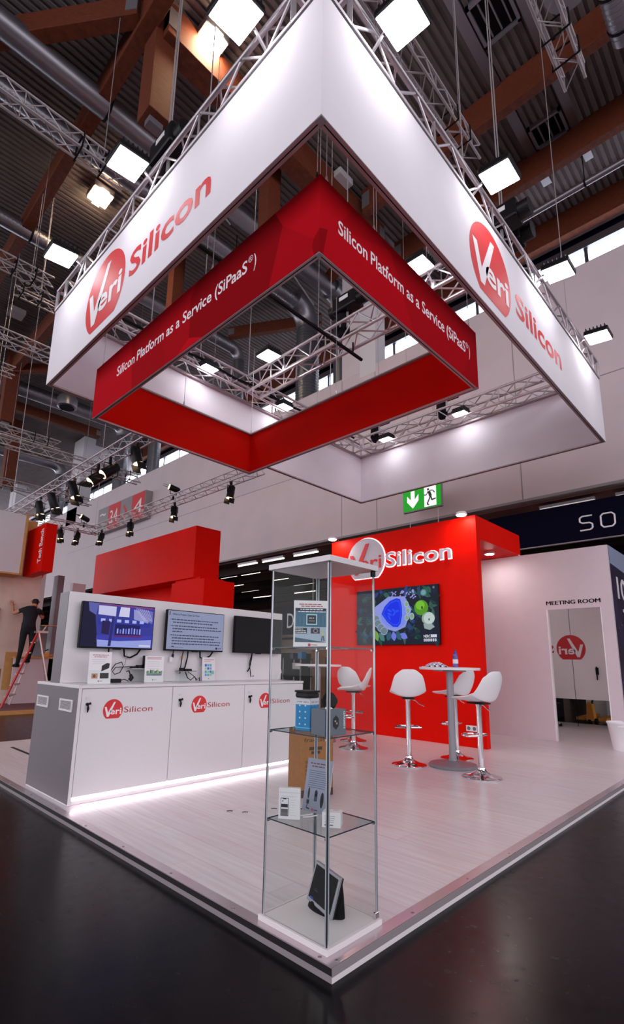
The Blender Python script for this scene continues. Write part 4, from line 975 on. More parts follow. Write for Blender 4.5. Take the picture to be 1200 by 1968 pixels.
a.ell(.81*tw,.62*th_,.125,.12,(84,150,30),9,26); a.ell(.80*tw,.66*th_,.08,.07,(120,190,50),10,20); a.ell(.82*tw,.62*th_,.016,.026,(44,60,24),11,10)
a.ell(.885*tw,.43*th_,.115,.10,(150,170,150),9,24); a.ell(.895*tw,.43*th_,.095,.09,(190,206,205),10,24); a.ell(.895*tw,.41*th_,.012,.02,(60,60,40),11,8); a.poly([q(.83,.34),(.92*tw,.34*th_),(.955*tw,.28*th_),(.90*tw,.23*th_),(.84*tw,.26*th_)],(150,165,165),10)
for i in range(7): leaf(tw*.84,th_*.88,.13,.012,i*PI/7,(110,160,170),9)
leaf(.26*tw,.16*th_,.2,.05,1.9,(110,160,70),9); leaf(.33*tw,.13*th_,.18,.045,2.2,(70,120,120),9)
for i in range(4): leaf((.42+.06*i)*tw,.14*th_,.16,.05,1.2+.5*i,(110,120,220) if i % 2 else (40,90,110),8)
a.mesh2(text_in('NERC',.83*tw,.905*tw,.105*th_,.045,.015),(235,238,248),13)
for k in range(3): a.rect((.91+.022*k)*tw,.105*th_,(.928+.022*k)*tw,.155*th_,(225,228,240),13)
for k in range(6): a.rect((.83+.024*k)*tw,.04*th_,(.848+.024*k)*tw,.085*th_,(225,228,240),13); a.rect((.835+.024*k)*tw,.055*th_,(.843+.024*k)*tw,.07*th_,(60,60,90),14)
a.ell(.955*tw,.955*th_,.02,.02,(110,110,120),13)
a.build('picture', (RX-.0605,4.057,1.50), -Y, Z, -X, t, 'screen', .0002)
# arm lamps
def armlamp(label, x, y, z, dx, base, power=14, drop=0):
    t = thing('arm_lamp', label, 'lamp', base, 'round spot lamps of the red wall')
    ob('head', MB().lathe([(.02,.05),(.075,.035),(.085,0),(.07,-.006)], (x,y,z), 20), 'white_plastic', t, True)
    ob('bulb', MB().lathe([(.066,-.010),(.06,-.016),(.02,-.02)], (x,y,z), 20), 'spot_glow', t, True)
    ob('arm', MB().tube([(x,y,z+.045),((x+base[0])/2,(y+base[1])/2,max(z,base[2])+.07),base], .009, 6), 'chrome', t, True)
MX_ = 7.01
armlamp('small glowing lamp on the top left edge of the red wall', 5.22, 4.55, 3.43, 0, (5.40,4.55,RZ+.002))
armlamp('small glowing lamp on the top right edge of the red wall', 5.22, 1.98, 3.41, 0, (5.40,1.98,RZ+.002))
armlamp('added unseen lamp inside the meeting room over the door wall', 7.3, 1.9, 3.02, 0, (MX_+.03,1.9,3.052))  # added fill lamp, out of view, brightens the meeting room interior
armlamp('added unseen lamp inside the meeting room farther from the door', 7.3, 3.2, 3.02, 0, (MX_+.03,3.2,3.052))  # second added fill lamp for the room, also hidden from the camera
t = thing('arm_lamp', 'small round lamp under the red canopy beside the grey wall', 'lamp', (6.5,2.14,3.03), 'round spot lamps of the red wall')
ob('head', MB().lathe([(.085,.03),(.09,.0),(.07,-.004)], (6.5,2.14,3.034), 20), 'white_plastic', t, True); ob('bulb', MB().lathe([(.068,-.006),(.02,-.014)], (6.5,2.14,3.034), 20), 'spot_glow', t, True)

MX = 7.01
wm = struct_root('wall_front', (MX,1.5,HP))
ob('wall_panel', box1((MX,1.467,HP),(MX+.05,4.69,3.05)), 'grey_wall', wm)
ob('lintel', box1((MX,.667,2.094),(MX+.05,1.467,3.05)), 'grey_wall', wm)
ob('wall_panel', box1((MX,.505,HP),(MX+.05,.667,3.05)), 'grey_wall', wm)
ob('door_jamb', box1((MX-.002,1.445,HP),(MX+.06,1.467,2.094)), 'white_plastic', wm); ob('door_jamb', box1((MX-.002,.667,HP),(MX+.06,.68,2.094)), 'white_plastic', wm)
for k_ in (0,.0035,.007): flat('room_lettering', text_in('MEETING ROOM',0,.79,0,.066,0), (MX,1.46-k_,2.170), -Y, Z, -X, .002, 'black_matte', wm)
# side wall with night-sky graphic
ws = struct_root('wall_side', (8.4,.5,HP))
ob('wall_panel', box1((MX+.05,.505,HP),(10.0,.56,3.05)), 'grey_wall', ws)
gp = ob('graphic', box1((MX+.06,.500,HP),(10.0,.5045,3.045)), 'gfx_dark', ws)
a = Art(); random.seed(3)
for i in range(150):
    x, z = random.random()*2.9, random.random()**1.6*2.0; a.ell(x,z,.006+.02*random.random(),.006+.02*random.random(),random.choice([(70,70,220),(120,110,240),(50,50,170),(200,200,250)]),1,6)
for i in range(14): a.ell(random.random()*2.8,.3+random.random()*1.0,.12,.09,(56,44,150),.5,12)
a.poly([(0,3.0),(2.9,3.0),(2.9,2.55),(0,2.72)],(150,160,190),.8)
a.mesh2(text_in('100',.28,1.2,2.21,.34,.03),(235,230,240),2); bars(a,.5,1.6,2.0,.06,(220,215,235),2); bars(a,.55,1.5,1.72,.10,(235,230,240),2)
a.build('print', (MX+.06,.4998,HP), X, Z, -Y, ws)
# room interior
wi = struct_root('wall_partition', (9.45,2.5,HP))
ob('frosted_pane', box1((9.42,.56,.57),(9.44,1.845,2.9)), 'frost', wi); ob('frosted_pane', box1((9.42,1.855,.57),(9.44,4.6,2.9)), 'frost', wi)
ob('clear_pane', box1((9.425,.56,HP),(9.435,4.6,.565)), 'glass', wi)
ob('pane_gap', box1((9.43,1.845,HP),(9.435,1.855,2.9)), 'black_matte', wi)
ob('handle', MB().tube([(9.36,1.42,1.2),(9.36,1.42,.95)], .012, 8).box((9.40,1.40,1.05),(9.42,1.45,1.18)), 'black_plastic', wi, True)
ob('header', box1((9.38,.56,2.9),(9.5,4.6,3.05)), 'grey_wall', wi)
ob('wall_panel', box1((MX+.05,4.6,HP),(9.5,4.68,3.05)), 'grey_wall', wi)
mat('logo_dim', (186, 30, 36), .5); mat('logo_mute', (226, 214, 220), .6)
logo_parts((9.42,1.86,1.545), Y, Z, -X, .27, wi, m_disc='logo_dim', m_v='logo_mute', m_txt='logo_dim', d=.003)
t = thing('office_chair', 'black office chair just inside the meeting room door', 'chair', (8.9,2.22,HP))
ob('backrest', MB().box((8.8,2.1,.45),(8.86,2.5,.95)), 'black_matte', t, bevel=.03); ob('seat', MB().box((8.8,2.05,.42),(9.25,2.5,.5)), 'black_matte', t, bevel=.03)
ob('column', MB().tube([(9.02,2.28,.12),(9.02,2.28,.42)], .03, 8), 'black_plastic', t)
for k in range(5):
    q_ = 2*PI*k/5+.3; e = V((9.02+.24*math.cos(q_),2.28+.24*math.sin(q_),.1)); l_ = ob('leg', MB().tube([(9.02,2.28,.14),e], .018, 6), 'chrome', t); ob('castor', MB().tube([e+V((0,-.02,-.015)),e+V((0,.02,-.015))], .03, 10), 'black_plastic', l_)
t = thing('pallet_truck', 'orange hand pallet truck seen through the meeting room glass', 'pallet truck', (10.9,1.95,0))
ob('head', MB().prism([(0,0),(.16,0),(.13,.34),(.05,.40),(.02,.34)], (10.75,2.05,.06), -Y, Z, -X, -.12, .06), 'orange_paint', t, bevel=.01)
ob('handle', MB().tube([(10.8,1.95,.4),(10.95,1.90,.75)], .022, 8).tube([(10.95,2.05,.78),(10.95,1.75,.78)], .02, 8), 'black_plastic', t, True)
for k in (0,1): ob('fork', box1((10.85,2.12-.42*k,.05),(12.0,2.30-.42*k,.12)), 'orange_paint', t, bevel=.01); 
for k in (0,1): ob('wheel', MB().tube([(10.74,2.02-.12*k,.06),(10.74,1.96-.12*k,.06)], .06, 14), 'black_plastic', t, True)
for i, (x, y, s, m) in enumerate(((11.6,3.1,.5,'black_matte'),(11.9,1.2,.7,'black_matte'),(12.5,2.25,.45,'white_plastic'))):
    t = thing('transport_crate', ['dark crate left behind the meeting room glass','dark crate right behind the pallet truck','white carton behind the pallet truck'][i], 'crate', (x,y,0), 'crates behind the meeting room')
    ob('body', box1((x-s/2,y-s/2,.0),(x+s/2,y+s/2,s*1.1)), m, t, bevel=.02); ob('lid', box1((x-s/2-.01,y-s/2-.01,s*1.1),(x+s/2+.01,y+s/2+.01,s*1.16)), 'steel_grey', t)
t = thing('waste_bin', 'pale grey waste bin at the right edge beside the graphic wall', 'bin', (6.75,.45,HP))
mb = MB().lathe([(.14,.001),(.19,.36),(.20,.37),(.20,.385),(.185,.385),(.13,.02)], (6.83,.50,HP), 28); ob('bucket', mb, 'white_plastic', t, True)
ob('grip', MB().box((6.64,.44,HP+.325),(6.652,.52,HP+.345)), 'white_plastic', t, bevel=.005)

# ================================================================== BAR TABLES AND STOOLS
def make_stool():
    t = thing('bar_stool', 'x', 'stool', (0,0,0), 'white bar stools')
    ob('base', MB().lathe([(.20,.0),(.20,.006),(.19,.012),(.12,.028),(.06,.055),(.042,.075),(.038,.10),(.03,.105)], n=36), 'chrome', t, True)
    ob('column', MB().lathe([(.028,.10),(.028,.40),(.030,.40),(.030,.42),(.0,.42)], n=18), 'chrome', t, True)
    ob('gas_lift', MB().lathe([(.024,.40),(.024,.735)], n=18), 'chrome', t, True)
    ob('cover', MB().lathe([(.027,.42),(.027,.70),(.035,.735)], n=18), 'chrome', t, True)
    ring = [( .03+.16*math.sin(q)*1.0, .15*math.cos(q), .41) for q in [PI*i/14 for i in range(15)]]
    ob('footrest', MB().tube([(.0,.03,.41)]+[(x,y,z) for x, y, z in ring]+[(.0,-.03,.41)], .011, 8), 'chrome', t, True)
    ob('mount_plate', MB().box((-.1,-.07,.735),(.1,.07,.75)), 'black_plastic', t)
    lv = ob('lever', MB().tube([(.02,-.03,.735),(.01,-.09,.715),(0,-.13,.68),(0,-.19,.655)], .006, 6), 'chrome', t, True)
    # moulded shell
    mb = MB(); nu, nv = 16, 22
    for j in range(nv+1):
        s = j/nv
        if s < .5:
            k = s/.5; x = .215-.36*k; z = .785-.028*math.sin(PI*k*.9)+.01*(1-k)*(1-k)-(.03*(1-k)**6); hw = .175+.035*math.sin(PI*min(1,k*.75+.1)); wing = .03+.075*k**1.5
        else:
            k = (s-.5)/.5; x = -.145-.085*math.sin(k*PI/2)-.02*k; z = .778+.31*k**1.12+.0; z = .765+.315*(k**1.15); hw = .21-.045*k-.045*k**4; wing = .105*(1-k)**1.3; 
        for i in range(nu+1):
            w_ = -1+2*i/nu; edge = abs(w_)**2.2
            if s < .5: px, pz = x, z+wing*edge
            else: px, pz = x+.075*edge*(1-.45*k), z+wing*edge*.6-(.05*edge**2 if k > .8 else 0)*(k-.8)*5
            mb.v.append((px, hw*w_, pz))
    for j in range(nv):
        for i in range(nu): q_ = j*(nu+1)+i; mb.f.append((q_, q_+1, q_+nu+2, q_+nu+1)); mb.mi.append(0)
    sh = ob('shell', mb, 'white_plastic', t, True); m_ = sh.modifiers.new('shell', 'SOLIDIFY'); m_.thickness = .012; m_.offset = 0
    m_ = sh.modifiers.new('sub', 'SUBSURF'); m_.levels = 1; m_.render_levels = 1
    return t
Rv = V((.698,-.716,0)); Aw = V((.716,.698,0))
st0 = make_stool()
spots = [((3.62,1.965),Aw*1.0+Rv*.12,'white bar stool with its back to the camera, alone left of the bar table'),((4.43,1.79),-Rv*.6+Aw*.8,'white bar stool hidden half behind the bar table pole'),((3.64,1.10),-Rv*.55+Aw*.85,'white bar stool nearest on the right, in front of the red wall end'),((4.02,3.10),-Rv*.95+Aw*.15,'white bar stool seen in profile through the showcase, nearer'),((4.54,3.52),Rv*.6+Aw*.8,'white bar stool behind the one in the showcase view, facing right')]
for i, ((x, y), d, lab) in enumerate(spots):
    o = st0 if i == 0 else copy_tree(st0)
    o.location = (x,y,HP+.001); o.rotation_euler = (0,0,math.atan2(d.y,d.x)); o['label'] = lab
def bar_table(label, x, y):
    t = thing('bar_table', label, 'table', (x,y,HP), 'round bar tables')
    ob('base', MB().lathe([(.27,.0),(.275,.012),(.26,.03),(.12,.05),(.055,.066),(.045,.085)], (x,y,HP+.001), 40), 'steel_grey', t, True)
    ob('column', MB().lathe([(.04,.07),(.04,1.07)], (x,y,HP), 20), 'steel_grey', t, True)
    ob('spider', MB().box((x-.2,y-.02,HP+1.06),(x+.2,y+.02,HP+1.078)).box((x-.02,y-.2,HP+1.06),(x+.02,y+.2,HP+1.078)), 'steel_grey', t)
    ob('tabletop', MB().lathe([(.345,.0),(.35,.004),(.35,.026),(.345,.03)], (x,y,HP+1.078), 44), 'lam_white', t, True)
bar_table('round bar table with water bottle and papers before the red wall', 3.94, 1.585)
bar_table('round bar table partly hidden behind the glass showcase', 4.12, 3.86)
TT = HP+1.1085
t = thing('water_bottle', 'small blue plastic water bottle on the bar table', 'bottle', (4.05,1.56,TT))
ob('body', MB().lathe([(.026,0),(.031,.006),(.031,.05),(.028,.055),(.031,.06),(.031,.10),(.027,.125),(.029,.135),(.022,.165),(.013,.185),(.012,.195)], (4.05,1.56,TT), 20), 'bottle_blue', t, True)
ob('label_band', MB().lathe([(.0318,.045),(.0318,.095)], (4.05,1.56,TT), 20), 'lam_white', t, True); ob('cap', MB().lathe([(.014,.193),(.014,.21)], (4.05,1.56,TT), 14), 'box_navy', t, True)
# crumpled film and papers
mb = MB(); random.seed(5); nn = 12
for j in range(nn+1):
    for i in range(nn+1):
        u_, v_ = i/nn*2-1, j/nn*2-1; hgt = max(0, 1-u_*u_)*max(0, 1-v_*v_)
        mb.v.append((3.87+.13*u_*.72+.08*v_*.7, 1.72-.13*u_*.72+.08*v_*.7, TT+.002+.06*hgt**.6*(.6+.4*random.random())))
for j in range(nn):
    for i in range(nn): q_ = j*(nn+1)+i; mb.f.append((q_,q_+1,q_+nn+2,q_+nn+1)); mb.mi.append((i*j+i) % 3)
t = thing('plastic_bag', 'crumpled printed plastic bag lying on the bar table', 'bag', (3.87,1.72,TT)); ob('film', mb, ['plastic_film','box_navy','strip_white'], t)
ob('string', MB().tube([(3.80,1.80,TT+.004),(3.77,1.83,TT+.004),(3.75,1.84,TT+.004)], .002, 5), 'white_plastic', t)
for k, (x, y, an) in enumerate(((4.12,1.50,.3),(4.0,1.66,.9))):
    t = thing('paper_sheet', ['white paper sheet beside the water bottle','white paper sheet under the plastic bag'][k], 'paper', (x,y,TT), 'papers on the bar table')
    ob('sheet', MB().obox((x,y,TT+.0008+.001*k), V((math.cos(an),math.sin(an),0)), V((-math.sin(an),math.cos(an),0)), Z, (-.1,-.07,0),(.1,.07,.001)), 'lam_white', t)
# tall carton standing on the platform behind the showcase
t, f1, f2, h = carton('shipping_carton', 'brown shipping carton with dark foot standing on the platform behind the showcase', (1.632,1.79), (1.953,1.685), (2.03,1.90), HP+.001, .60, 'cardboard')
o, u, n, L = f1
a = Art().rect(0,0,L,.06,(74,40,30),1).mesh2(text_in('fractal',L*.12,L*.72,h*.83,.035,.01),(84,50,24),1).rect(L*.28,h*.70,L*.66,h*.75,(70,40,24),1).rect(L*.34,h*.64,L*.6,h*.685,(70,40,24),1).rect(L*.62,.09,L*.78,.135,(235,230,230),1)
for k in range(6): a.rect(L*.17,h*(.2+.06*k),L*.24,h*(.245+.06*k),(120,76,40),1)
a.build('print', o, u, Z, n, t)
o, u, n, L = f2
Art().rect(.03,h*.30,L*.72,h*.92,(232,226,230)).poly([(0,0),(L,0),(L,.16),(0,.03)],(74,40,30)).build('print', o, u, Z, n, t)
for k, (x, y) in enumerate(((1.02,1.80),(1.25,1.72),(.95,1.9))):
    t = thing('cable_tie', 'small dark scrap on the platform floor, %s' % ['middle','nearest the showcase','nearest the counter'][k], 'scrap', (x,y,HP), 'scraps on the platform'); ob('scrap', MB().tube([(x,y,HP+.004),(x+.02,y-.012,HP+.005),(x+.035,y-.03,HP+.004)], .003, 5), 'black_matte', t, True)

# ================================================================== SIGNS AND BACKGROUND STANDS
t = thing('exit_sign', 'green emergency exit sign with white arrow and running figure', 'exit sign', (8.9,4.83,4.93))
ob('box', box1((8.9,4.285,4.915),(8.98,5.37,5.50)), 'strip_grey', t, bevel=.006)
ob('face', box1((8.892,4.30,4.945),(8.9,5.355,5.485)), 'green_sign', t)
oE, uE = V((8.891,5.355,4.945)), -Y
w_, h_ = 1.055, .54
flat('arrow', ([(.22,.50),(.33,.50),(.33,.27),(.44,.40),(.44,.24),(.275,.05),(.11,.24),(.11,.40),(.22,.27)],[(0,1,2,8),(2,3,4),(6,7,8),(8,2,4,5,6)]), oE, uE, Z, -X, .001, 'sign_white', t)
flat('doorway', ([(.60,.02),(.93,.02),(.93,.52),(.60,.52)],[(0,1,2,3)]), oE, uE, Z, -X, .001, 'sign_white', t)
mat('sign_dark', (20,60,44), .5)
a = Art(); gd = (20,70,50)
a.ell(.715,.455,.03,.032,gd,2,14).line(.735,.40,.78,.27,.075,gd,2).line(.775,.27,.68,.09,.035,gd,2).line(.67,.09,.73,.06,.03,gd,2).line(.785,.27,.81,.17,.035,gd,2).line(.80,.17,.92,.19,.035,gd,2).line(.72,.41,.66,.32,.025,gd,2).line(.66,.32,.60,.33,.025,gd,2).line(.75,.42,.84,.41,.025,gd,2).line(.84,.41,.89,.34,.025,gd,2)
a.build('figure', oE+V((-.001,0,0)), uE, Z, -X, t)
for y in (5.2, 4.42): ob('wire', MB().tube([(8.94,y,5.5),(8.94,y,14.6)], .008, 5), 'truss_dim', t); ob('wire', MB().tube([(8.94,y,4.915),(8.94,y,4.0 if y > 5 else 3.6)], .008, 5), 'truss_dim', t)
t = thing('letter_banner', 'dark blue banner with large white letters behind the grey wall', 'banner', (8.6,1.5,3.55))
ob('panel', box1((8.6,-6,3.53),(8.66,3.03,4.27)), 'navy', t); ob('edge', box1((8.595,-6,3.515),(8.665,3.03,3.53)), 'strip_grey', t)
def stroke(mb, pts, wd=.03): 
    for p, q_ in zip(pts, pts[1:]): mb.obox((8.598,0,0), Y, Z, -X, (0,0,0), (0,0,0)) if False else mb.tube([(8.597,p[0],p[1]),(8.597,q_[0],q_[1])], wd/2, 6)
mb = MB(); stroke(mb, [(1.05,3.985),(1.22,3.985),(1.265,3.955),(1.265,3.885),(1.22,3.855),(1.10,3.85),(1.055,3.82),(1.055,3.745),(1.10,3.715),(1.27,3.715)]); ob('letter', mb, 'logo_white', t, True)
mb = MB(); stroke(mb, [(.87,3.975),(.73,3.975),(.685,3.935),(.685,3.765),(.73,3.72),(.87,3.72),(.91,3.765),(.91,3.935),(.87,3.975)]); ob('letter', mb, 'logo_white', t, True)
# hall number board on the partition wall
t = thing('hall_board', 'grey wall board with two red number squares high on the hall wall', 'board', (XW,22,8.2))
ob('board', box1((XW-.35,19.44,7.56),(XW-.01,24.4,8.88)), 'strip_grey', t)
for a0, a1, s_ in ((21.9,23.2,'34'),(19.5,20.7,'4')):
    ob('red_square', box1((XW-.36,a0,7.6),(XW-.35,a1,8.85)), 'logo_red', t); flat('number', text_in(s_,0,.85,0,.75,.0), (XW-.36,a1-.2,7.85), -Y, Z, -X, .004, 'logo_white', t)
flat('arrow', ([(.1,.2),(.45,.6),(.1,1.0),(.0,.9),(.25,.6),(.0,.3)],[(0,1,4,5),(1,2,3,4)]), (XW-.352,21.6,7.6), -Y, Z, -X, .002, 'logo_red', t)
flat('mark', ([(0,.06),(.25,.12),(.5,.02),(.7,.08),(.62,.16),(.5,.1),(.25,.2),(.02,.14)],[(0,1,6,7),(1,2,5,6),(2,3,4,5)]), (XW-.352,24.2,8.4), -Y, Z, -X, .002, 'logo_white', t)

# red block of the stand behind the counter
t = thing('red_stand', 'red block of the neighbouring stand rising behind the white panel', 'stand', (4.9,10,0))
ob('fascia', box1((4.513,8.0,2.98),(5.19,13.2,4.165)), 'red_paint', t); ob('step', box1((4.53,7.6,2.3),(5.35,8.9,2.92)), 'red_paint', t); ob('pillar', box1((4.56,7.8,0),(5.2,8.8,2.98)), 'red_paint', t); ob('back_wall', box1((5.0,8.8,0),(5.19,13.2,2.98)), 'red_paint', t)

# plastered stand at far left with red sign box, worker and ladder
t = thing('plastered_stand', 'unfinished plaster and plywood stand wall at the left edge', 'stand', (1.5,12.6,0))
ob('wall', box1((1.2,12.5,.08),(2.86,12.7,4.48)), 'plaster', t)
ob('upper_box', box1((.2,11.9,3.16),(2.14,12.49,4.62)), 'hall_white', t); ob('box_edge', box1((2.14,11.88,3.15),(2.2,12.49,4.64)), 'plywood', t); ob('box_floor', box1((.2,11.88,3.12),(2.2,12.49,3.16)), 'plywood', t)
ob('side_panel', box1((2.2,12.49,4.2),(2.6,12.72,4.64)), 'plywood', t)
ob('counter_front', box1((2.4,12.3,.08),(4.2,12.36,1.15)), 'grey_wall', t); ob('counter_top', box1((2.4,12.25,1.15),(4.2,12.6,1.19)), 'plywood', t)
ob('floor_panel', box1((-3,10.55,.0),(4.6,13.5,.08)), 'carpet_red', t); ob('floor_edge', box1((-3,10.53,.0),(4.6,10.55,.085)), 'plywood', t)
ob('post', box1((3.2,12.3,.08),(3.36,12.6,3.3)), 'lam_grey', t); ob('post', box1((3.75,12.7,.08),(4.1,12.9,3.2)), 'hall_white', t)
ob('dark_frame', box1((1.2,12.46,1.5),(2.0,12.5,2.35)), 'strip_grey', t)
ob('patch', box1((2.25,12.494,.4),(2.5,12.4995,1.3)), 'plywood', t); ob('patch', box1((2.05,12.494,.3),(2.2,12.4995,.9)), 'cardboard', t)
t = thing('sign_box', 'red vertical sign box with white lettering on the plastered wall', 'sign', (2.66,12.2,3.3))
ob('box', box1((2.40,11.2,3.18),(2.66,12.49,4.36)), 'red_paint', t, bevel=.004)
m2 = text_in('Tech Bench',0,.8,0,.1,.02); m2 = ([(.98-y*2.2,.22+x*1.05) for x, y in m2[0]], m2[1])
flat('lettering', m2, (2.40,12.3,3.18), -Y, Z, -X, .003, 'logo_white', t)
t = thing('roll_banner', 'white banner with a red stripe behind the worker', 'banner', (2.95,12.9,1.5))
ob('panel', box1((2.78,12.9,1.6),(3.1,12.93,3.45)), 'white_plastic', t); ob('stripe', MB().prism([(0,1.35),(.1,1.35),(.3,1.85),(.2,1.85)], (2.78,12.9,1.6), X, Z, -Y, .001, .006), 'logo_red', t)
for i, (x, z, m) in enumerate(((3.55,1.2,'black_matte'),(3.25,1.2,'orange_paint'))):
    t = thing('tool_bag', ['dark tool bag on the plaster counter','orange tool pouch on the plaster counter'][i], 'bag', (x,12.4,z), 'bags on the plaster counter')
    ob('bag', MB().lathe([(.20,0),(.24,.06),(.20,.18),(.08,.28)] if i == 0 else [(.12,0),(.13,.05),(.06,.12)], (x,12.42,z+.001), 14), m, t, True); ob('strap', MB().tube([(x-.12,12.42,z+.15),(x,12.42,z+.36 if i == 0 else z+.2),(x+.12,12.42,z+.15)], .015, 6), 'black_matte', t, True)
# stepladder
lad = thing('stepladder', 'aluminium stepladder with red side rail under the worker', 'ladder', (2.6,11.7,.08))
def rail(a, b, m='ladder_alu', w_=.05): return ob('rail', MB().bar(a, b, w_, .03), m, lad)
TLa, TRa = V((2.60,11.50,1.76)), V((2.76,11.9,1.76))
FLa, FRa = V((1.96,11.30,.08)), V((2.36,12.1,.08))
BLa, BRa = V((3.02,11.30,.08)), V((3.24,12.1,.08))
rail(TLa,FLa,'ladder_red'); rail(TRa,FRa); rail(TLa+V((.03,0,0)),BLa); rail(TRa+V((.03,0,0)),BRa)
for k in range(1,7):
    s = k/7; ob('tread', MB().bar(TLa.lerp(FLa,s), TRa.lerp(FRa,s), .10, .025), 'ladder_alu', lad)
for k in (2,4,6):
    s = k/7; ob('cross_bar', MB().bar(TLa.lerp(BLa,s), TRa.lerp(BRa,s), .03, .02), 'ladder_alu', lad)
ob('top_cap', MB().box((2.57,11.46,1.75),(2.82,11.92,1.80)), 'ladder_alu', lad); ob('tray', MB().box((2.72,11.5,1.93),(3.25,11.8,1.945)), 'plywood', lad); ob('tray_arm', MB().bar((2.74,11.6,1.80),(2.80,11.6,1.93),.03), 'ladder_alu', lad)
# the worker: one skinned body, then material by height
def worker():
    J = {'pel':(2.47,11.78,1.86,.135),'wai':(2.48,11.80,2.02,.125),'che':(2.50,11.84,2.22,.15),'nek':(2.57,11.90,2.39,.058),'hd0':(2.595,11.92,2.45,.07),'hd1':(2.60,11.92,2.53,.085),'hd2':(2.60,11.915,2.60,.06),
      'shL':(2.335,11.86,2.31,.066),'elL':(2.17,12.02,2.20,.045),'wrL':(2.215,12.30,2.40,.032),'haL':(2.22,12.40,2.46,.032),
      'shR':(2.70,11.84,2.31,.066),'elR':(2.83,11.98,2.13,.045),'wrR':(2.80,12.22,2.28,.032),'haR':(2.80,12.30,2.34,.032),
      'hiL':(2.38,11.78,1.80,.10),'knL':(2.34,11.70,1.40,.068),'anL':(2.33,11.80,1.02,.048),'toL':(2.33,11.95,.985,.038),
      'hiR':(2.57,11.78,1.80,.10),'knR':(2.56,11.66,1.46,.068),'anR':(2.53,11.72,1.13,.048),'toR':(2.52,11.87,1.095,.038)}
    E = [('pel','wai'),('wai','che'),('che','nek'),('nek','hd0'),('hd0','hd1'),('hd1','hd2'),('che','shL'),('shL','elL'),('elL','wrL'),('wrL','haL'),('che','shR'),('shR','elR'),('elR','wrR'),('wrR','haR'),('pel','hiL'),('hiL','knL'),('knL','anL'),('anL','toL'),('pel','hiR'),('hiR','knR'),('knR','anR'),('anR','toR')]
    for sd, hx in (('L',2.22),('R',2.80)):
        h = V(J['ha'+sd][:3])
        for k, (dx, dz, L) in enumerate(((-.030,.02,.075),(-.011,.03,.085),(.010,.03,.082),(.030,.02,.065),(.055 if sd == 'L' else -.055,-.02,.05))):
            a_ = 'f%s%d' % (sd,k); J[a_] = (h.x+dx, h.y+.01, h.z+dz, .010); J[a_+'t'] = (h.x+dx*1.35, h.y+.025, h.z+dz+L*(.9 if k < 4 else .5), .008); E += [('ha'+sd,a_),(a_,a_+'t')]
    names = list(J); idx = {n_: i for i, n_ in enumerate(names)}
    off = V((2.47,11.78,1.0))
    me = bpy.data.meshes.new('body'); me.from_pydata([tuple(V(J[n_][:3])-off) for n_ in names], [(idx[a_],idx[b_]) for a_, b_ in E], [])
    o = bpy.data.objects.new('body', me); COL.objects.link(o)
    sk = o.modifiers.new('skin', 'SKIN'); sk.use_smooth_shade = True
    for i, n_ in enumerate(names): me.skin_vertices[0].data[i].radius = (J[n_][3],)*2; me.skin_vertices[0].data[i].use_root = (n_ == 'pel')
    sb = o.modifiers.new('sub', 'SUBSURF'); sb.levels = 1; sb.render_levels = 1
    dg = bpy.context.evaluated_depsgraph_get(); dg.update()
    m2 = bpy.data.meshes.new_from_object(o.evaluated_get(dg)); bpy.data.objects.remove(o)
    m2.materials.clear()
    for m_ in ('skin','cloth_black','trouser','hair'): m2.materials.append(MATS[m_])
    for p in m2.polygons:
        c = p.center+off; k = 0
        armL = c.x < 2.30 and c.z > 2.0; armR = c.x > 2.74 and c.z > 2.0
        if c.z < 1.88: k = 2
        elif c.z < 2.40 and not armL and not armR: k = 1
        elif (armL and c.x > 2.235 and c.y < 12.0) or (armR and c.y < 11.93 and c.z > 2.2): k = 1
        elif c.z > 2.455 and (c.y < 11.96 or c.z > 2.575): k = 3
        p.material_index = k; p.use_smooth = True
    t = thing('person', 'person in black shirt and trousers on the stepladder, hand on the wall', 'person', off)
    o = bpy.data.objects.new('body', m2); COL.objects.link(o); o.parent = t
    for s_ in (-1,1): ob('ear', MB().lathe([(.012,-.025),(.018,0),(.012,.025)], (2.60+.088*s_,11.925,2.52), 8), 'skin', t, True)
    ob('nose', MB().tube([(2.60,12.0,2.53),(2.60,12.025,2.50)], [.012,.016], 8), 'skin', t, True)
    for s_ in (-1,1): ob('eye', MB().lathe([(.004,-.01),(.012,0),(.004,.01)], (2.60+.032*s_,11.992,2.535), 8), 'black_plastic', t, True)
    for x_, y_, z_ in ((2.33,11.87,.975),(2.52,11.79,1.085)): ob('shoe', MB().box((x_-.05,y_-.12,z_-.03),(x_+.05,y_+.14,z_+.04)), 'black_matte', t, bevel=.025)
worker()

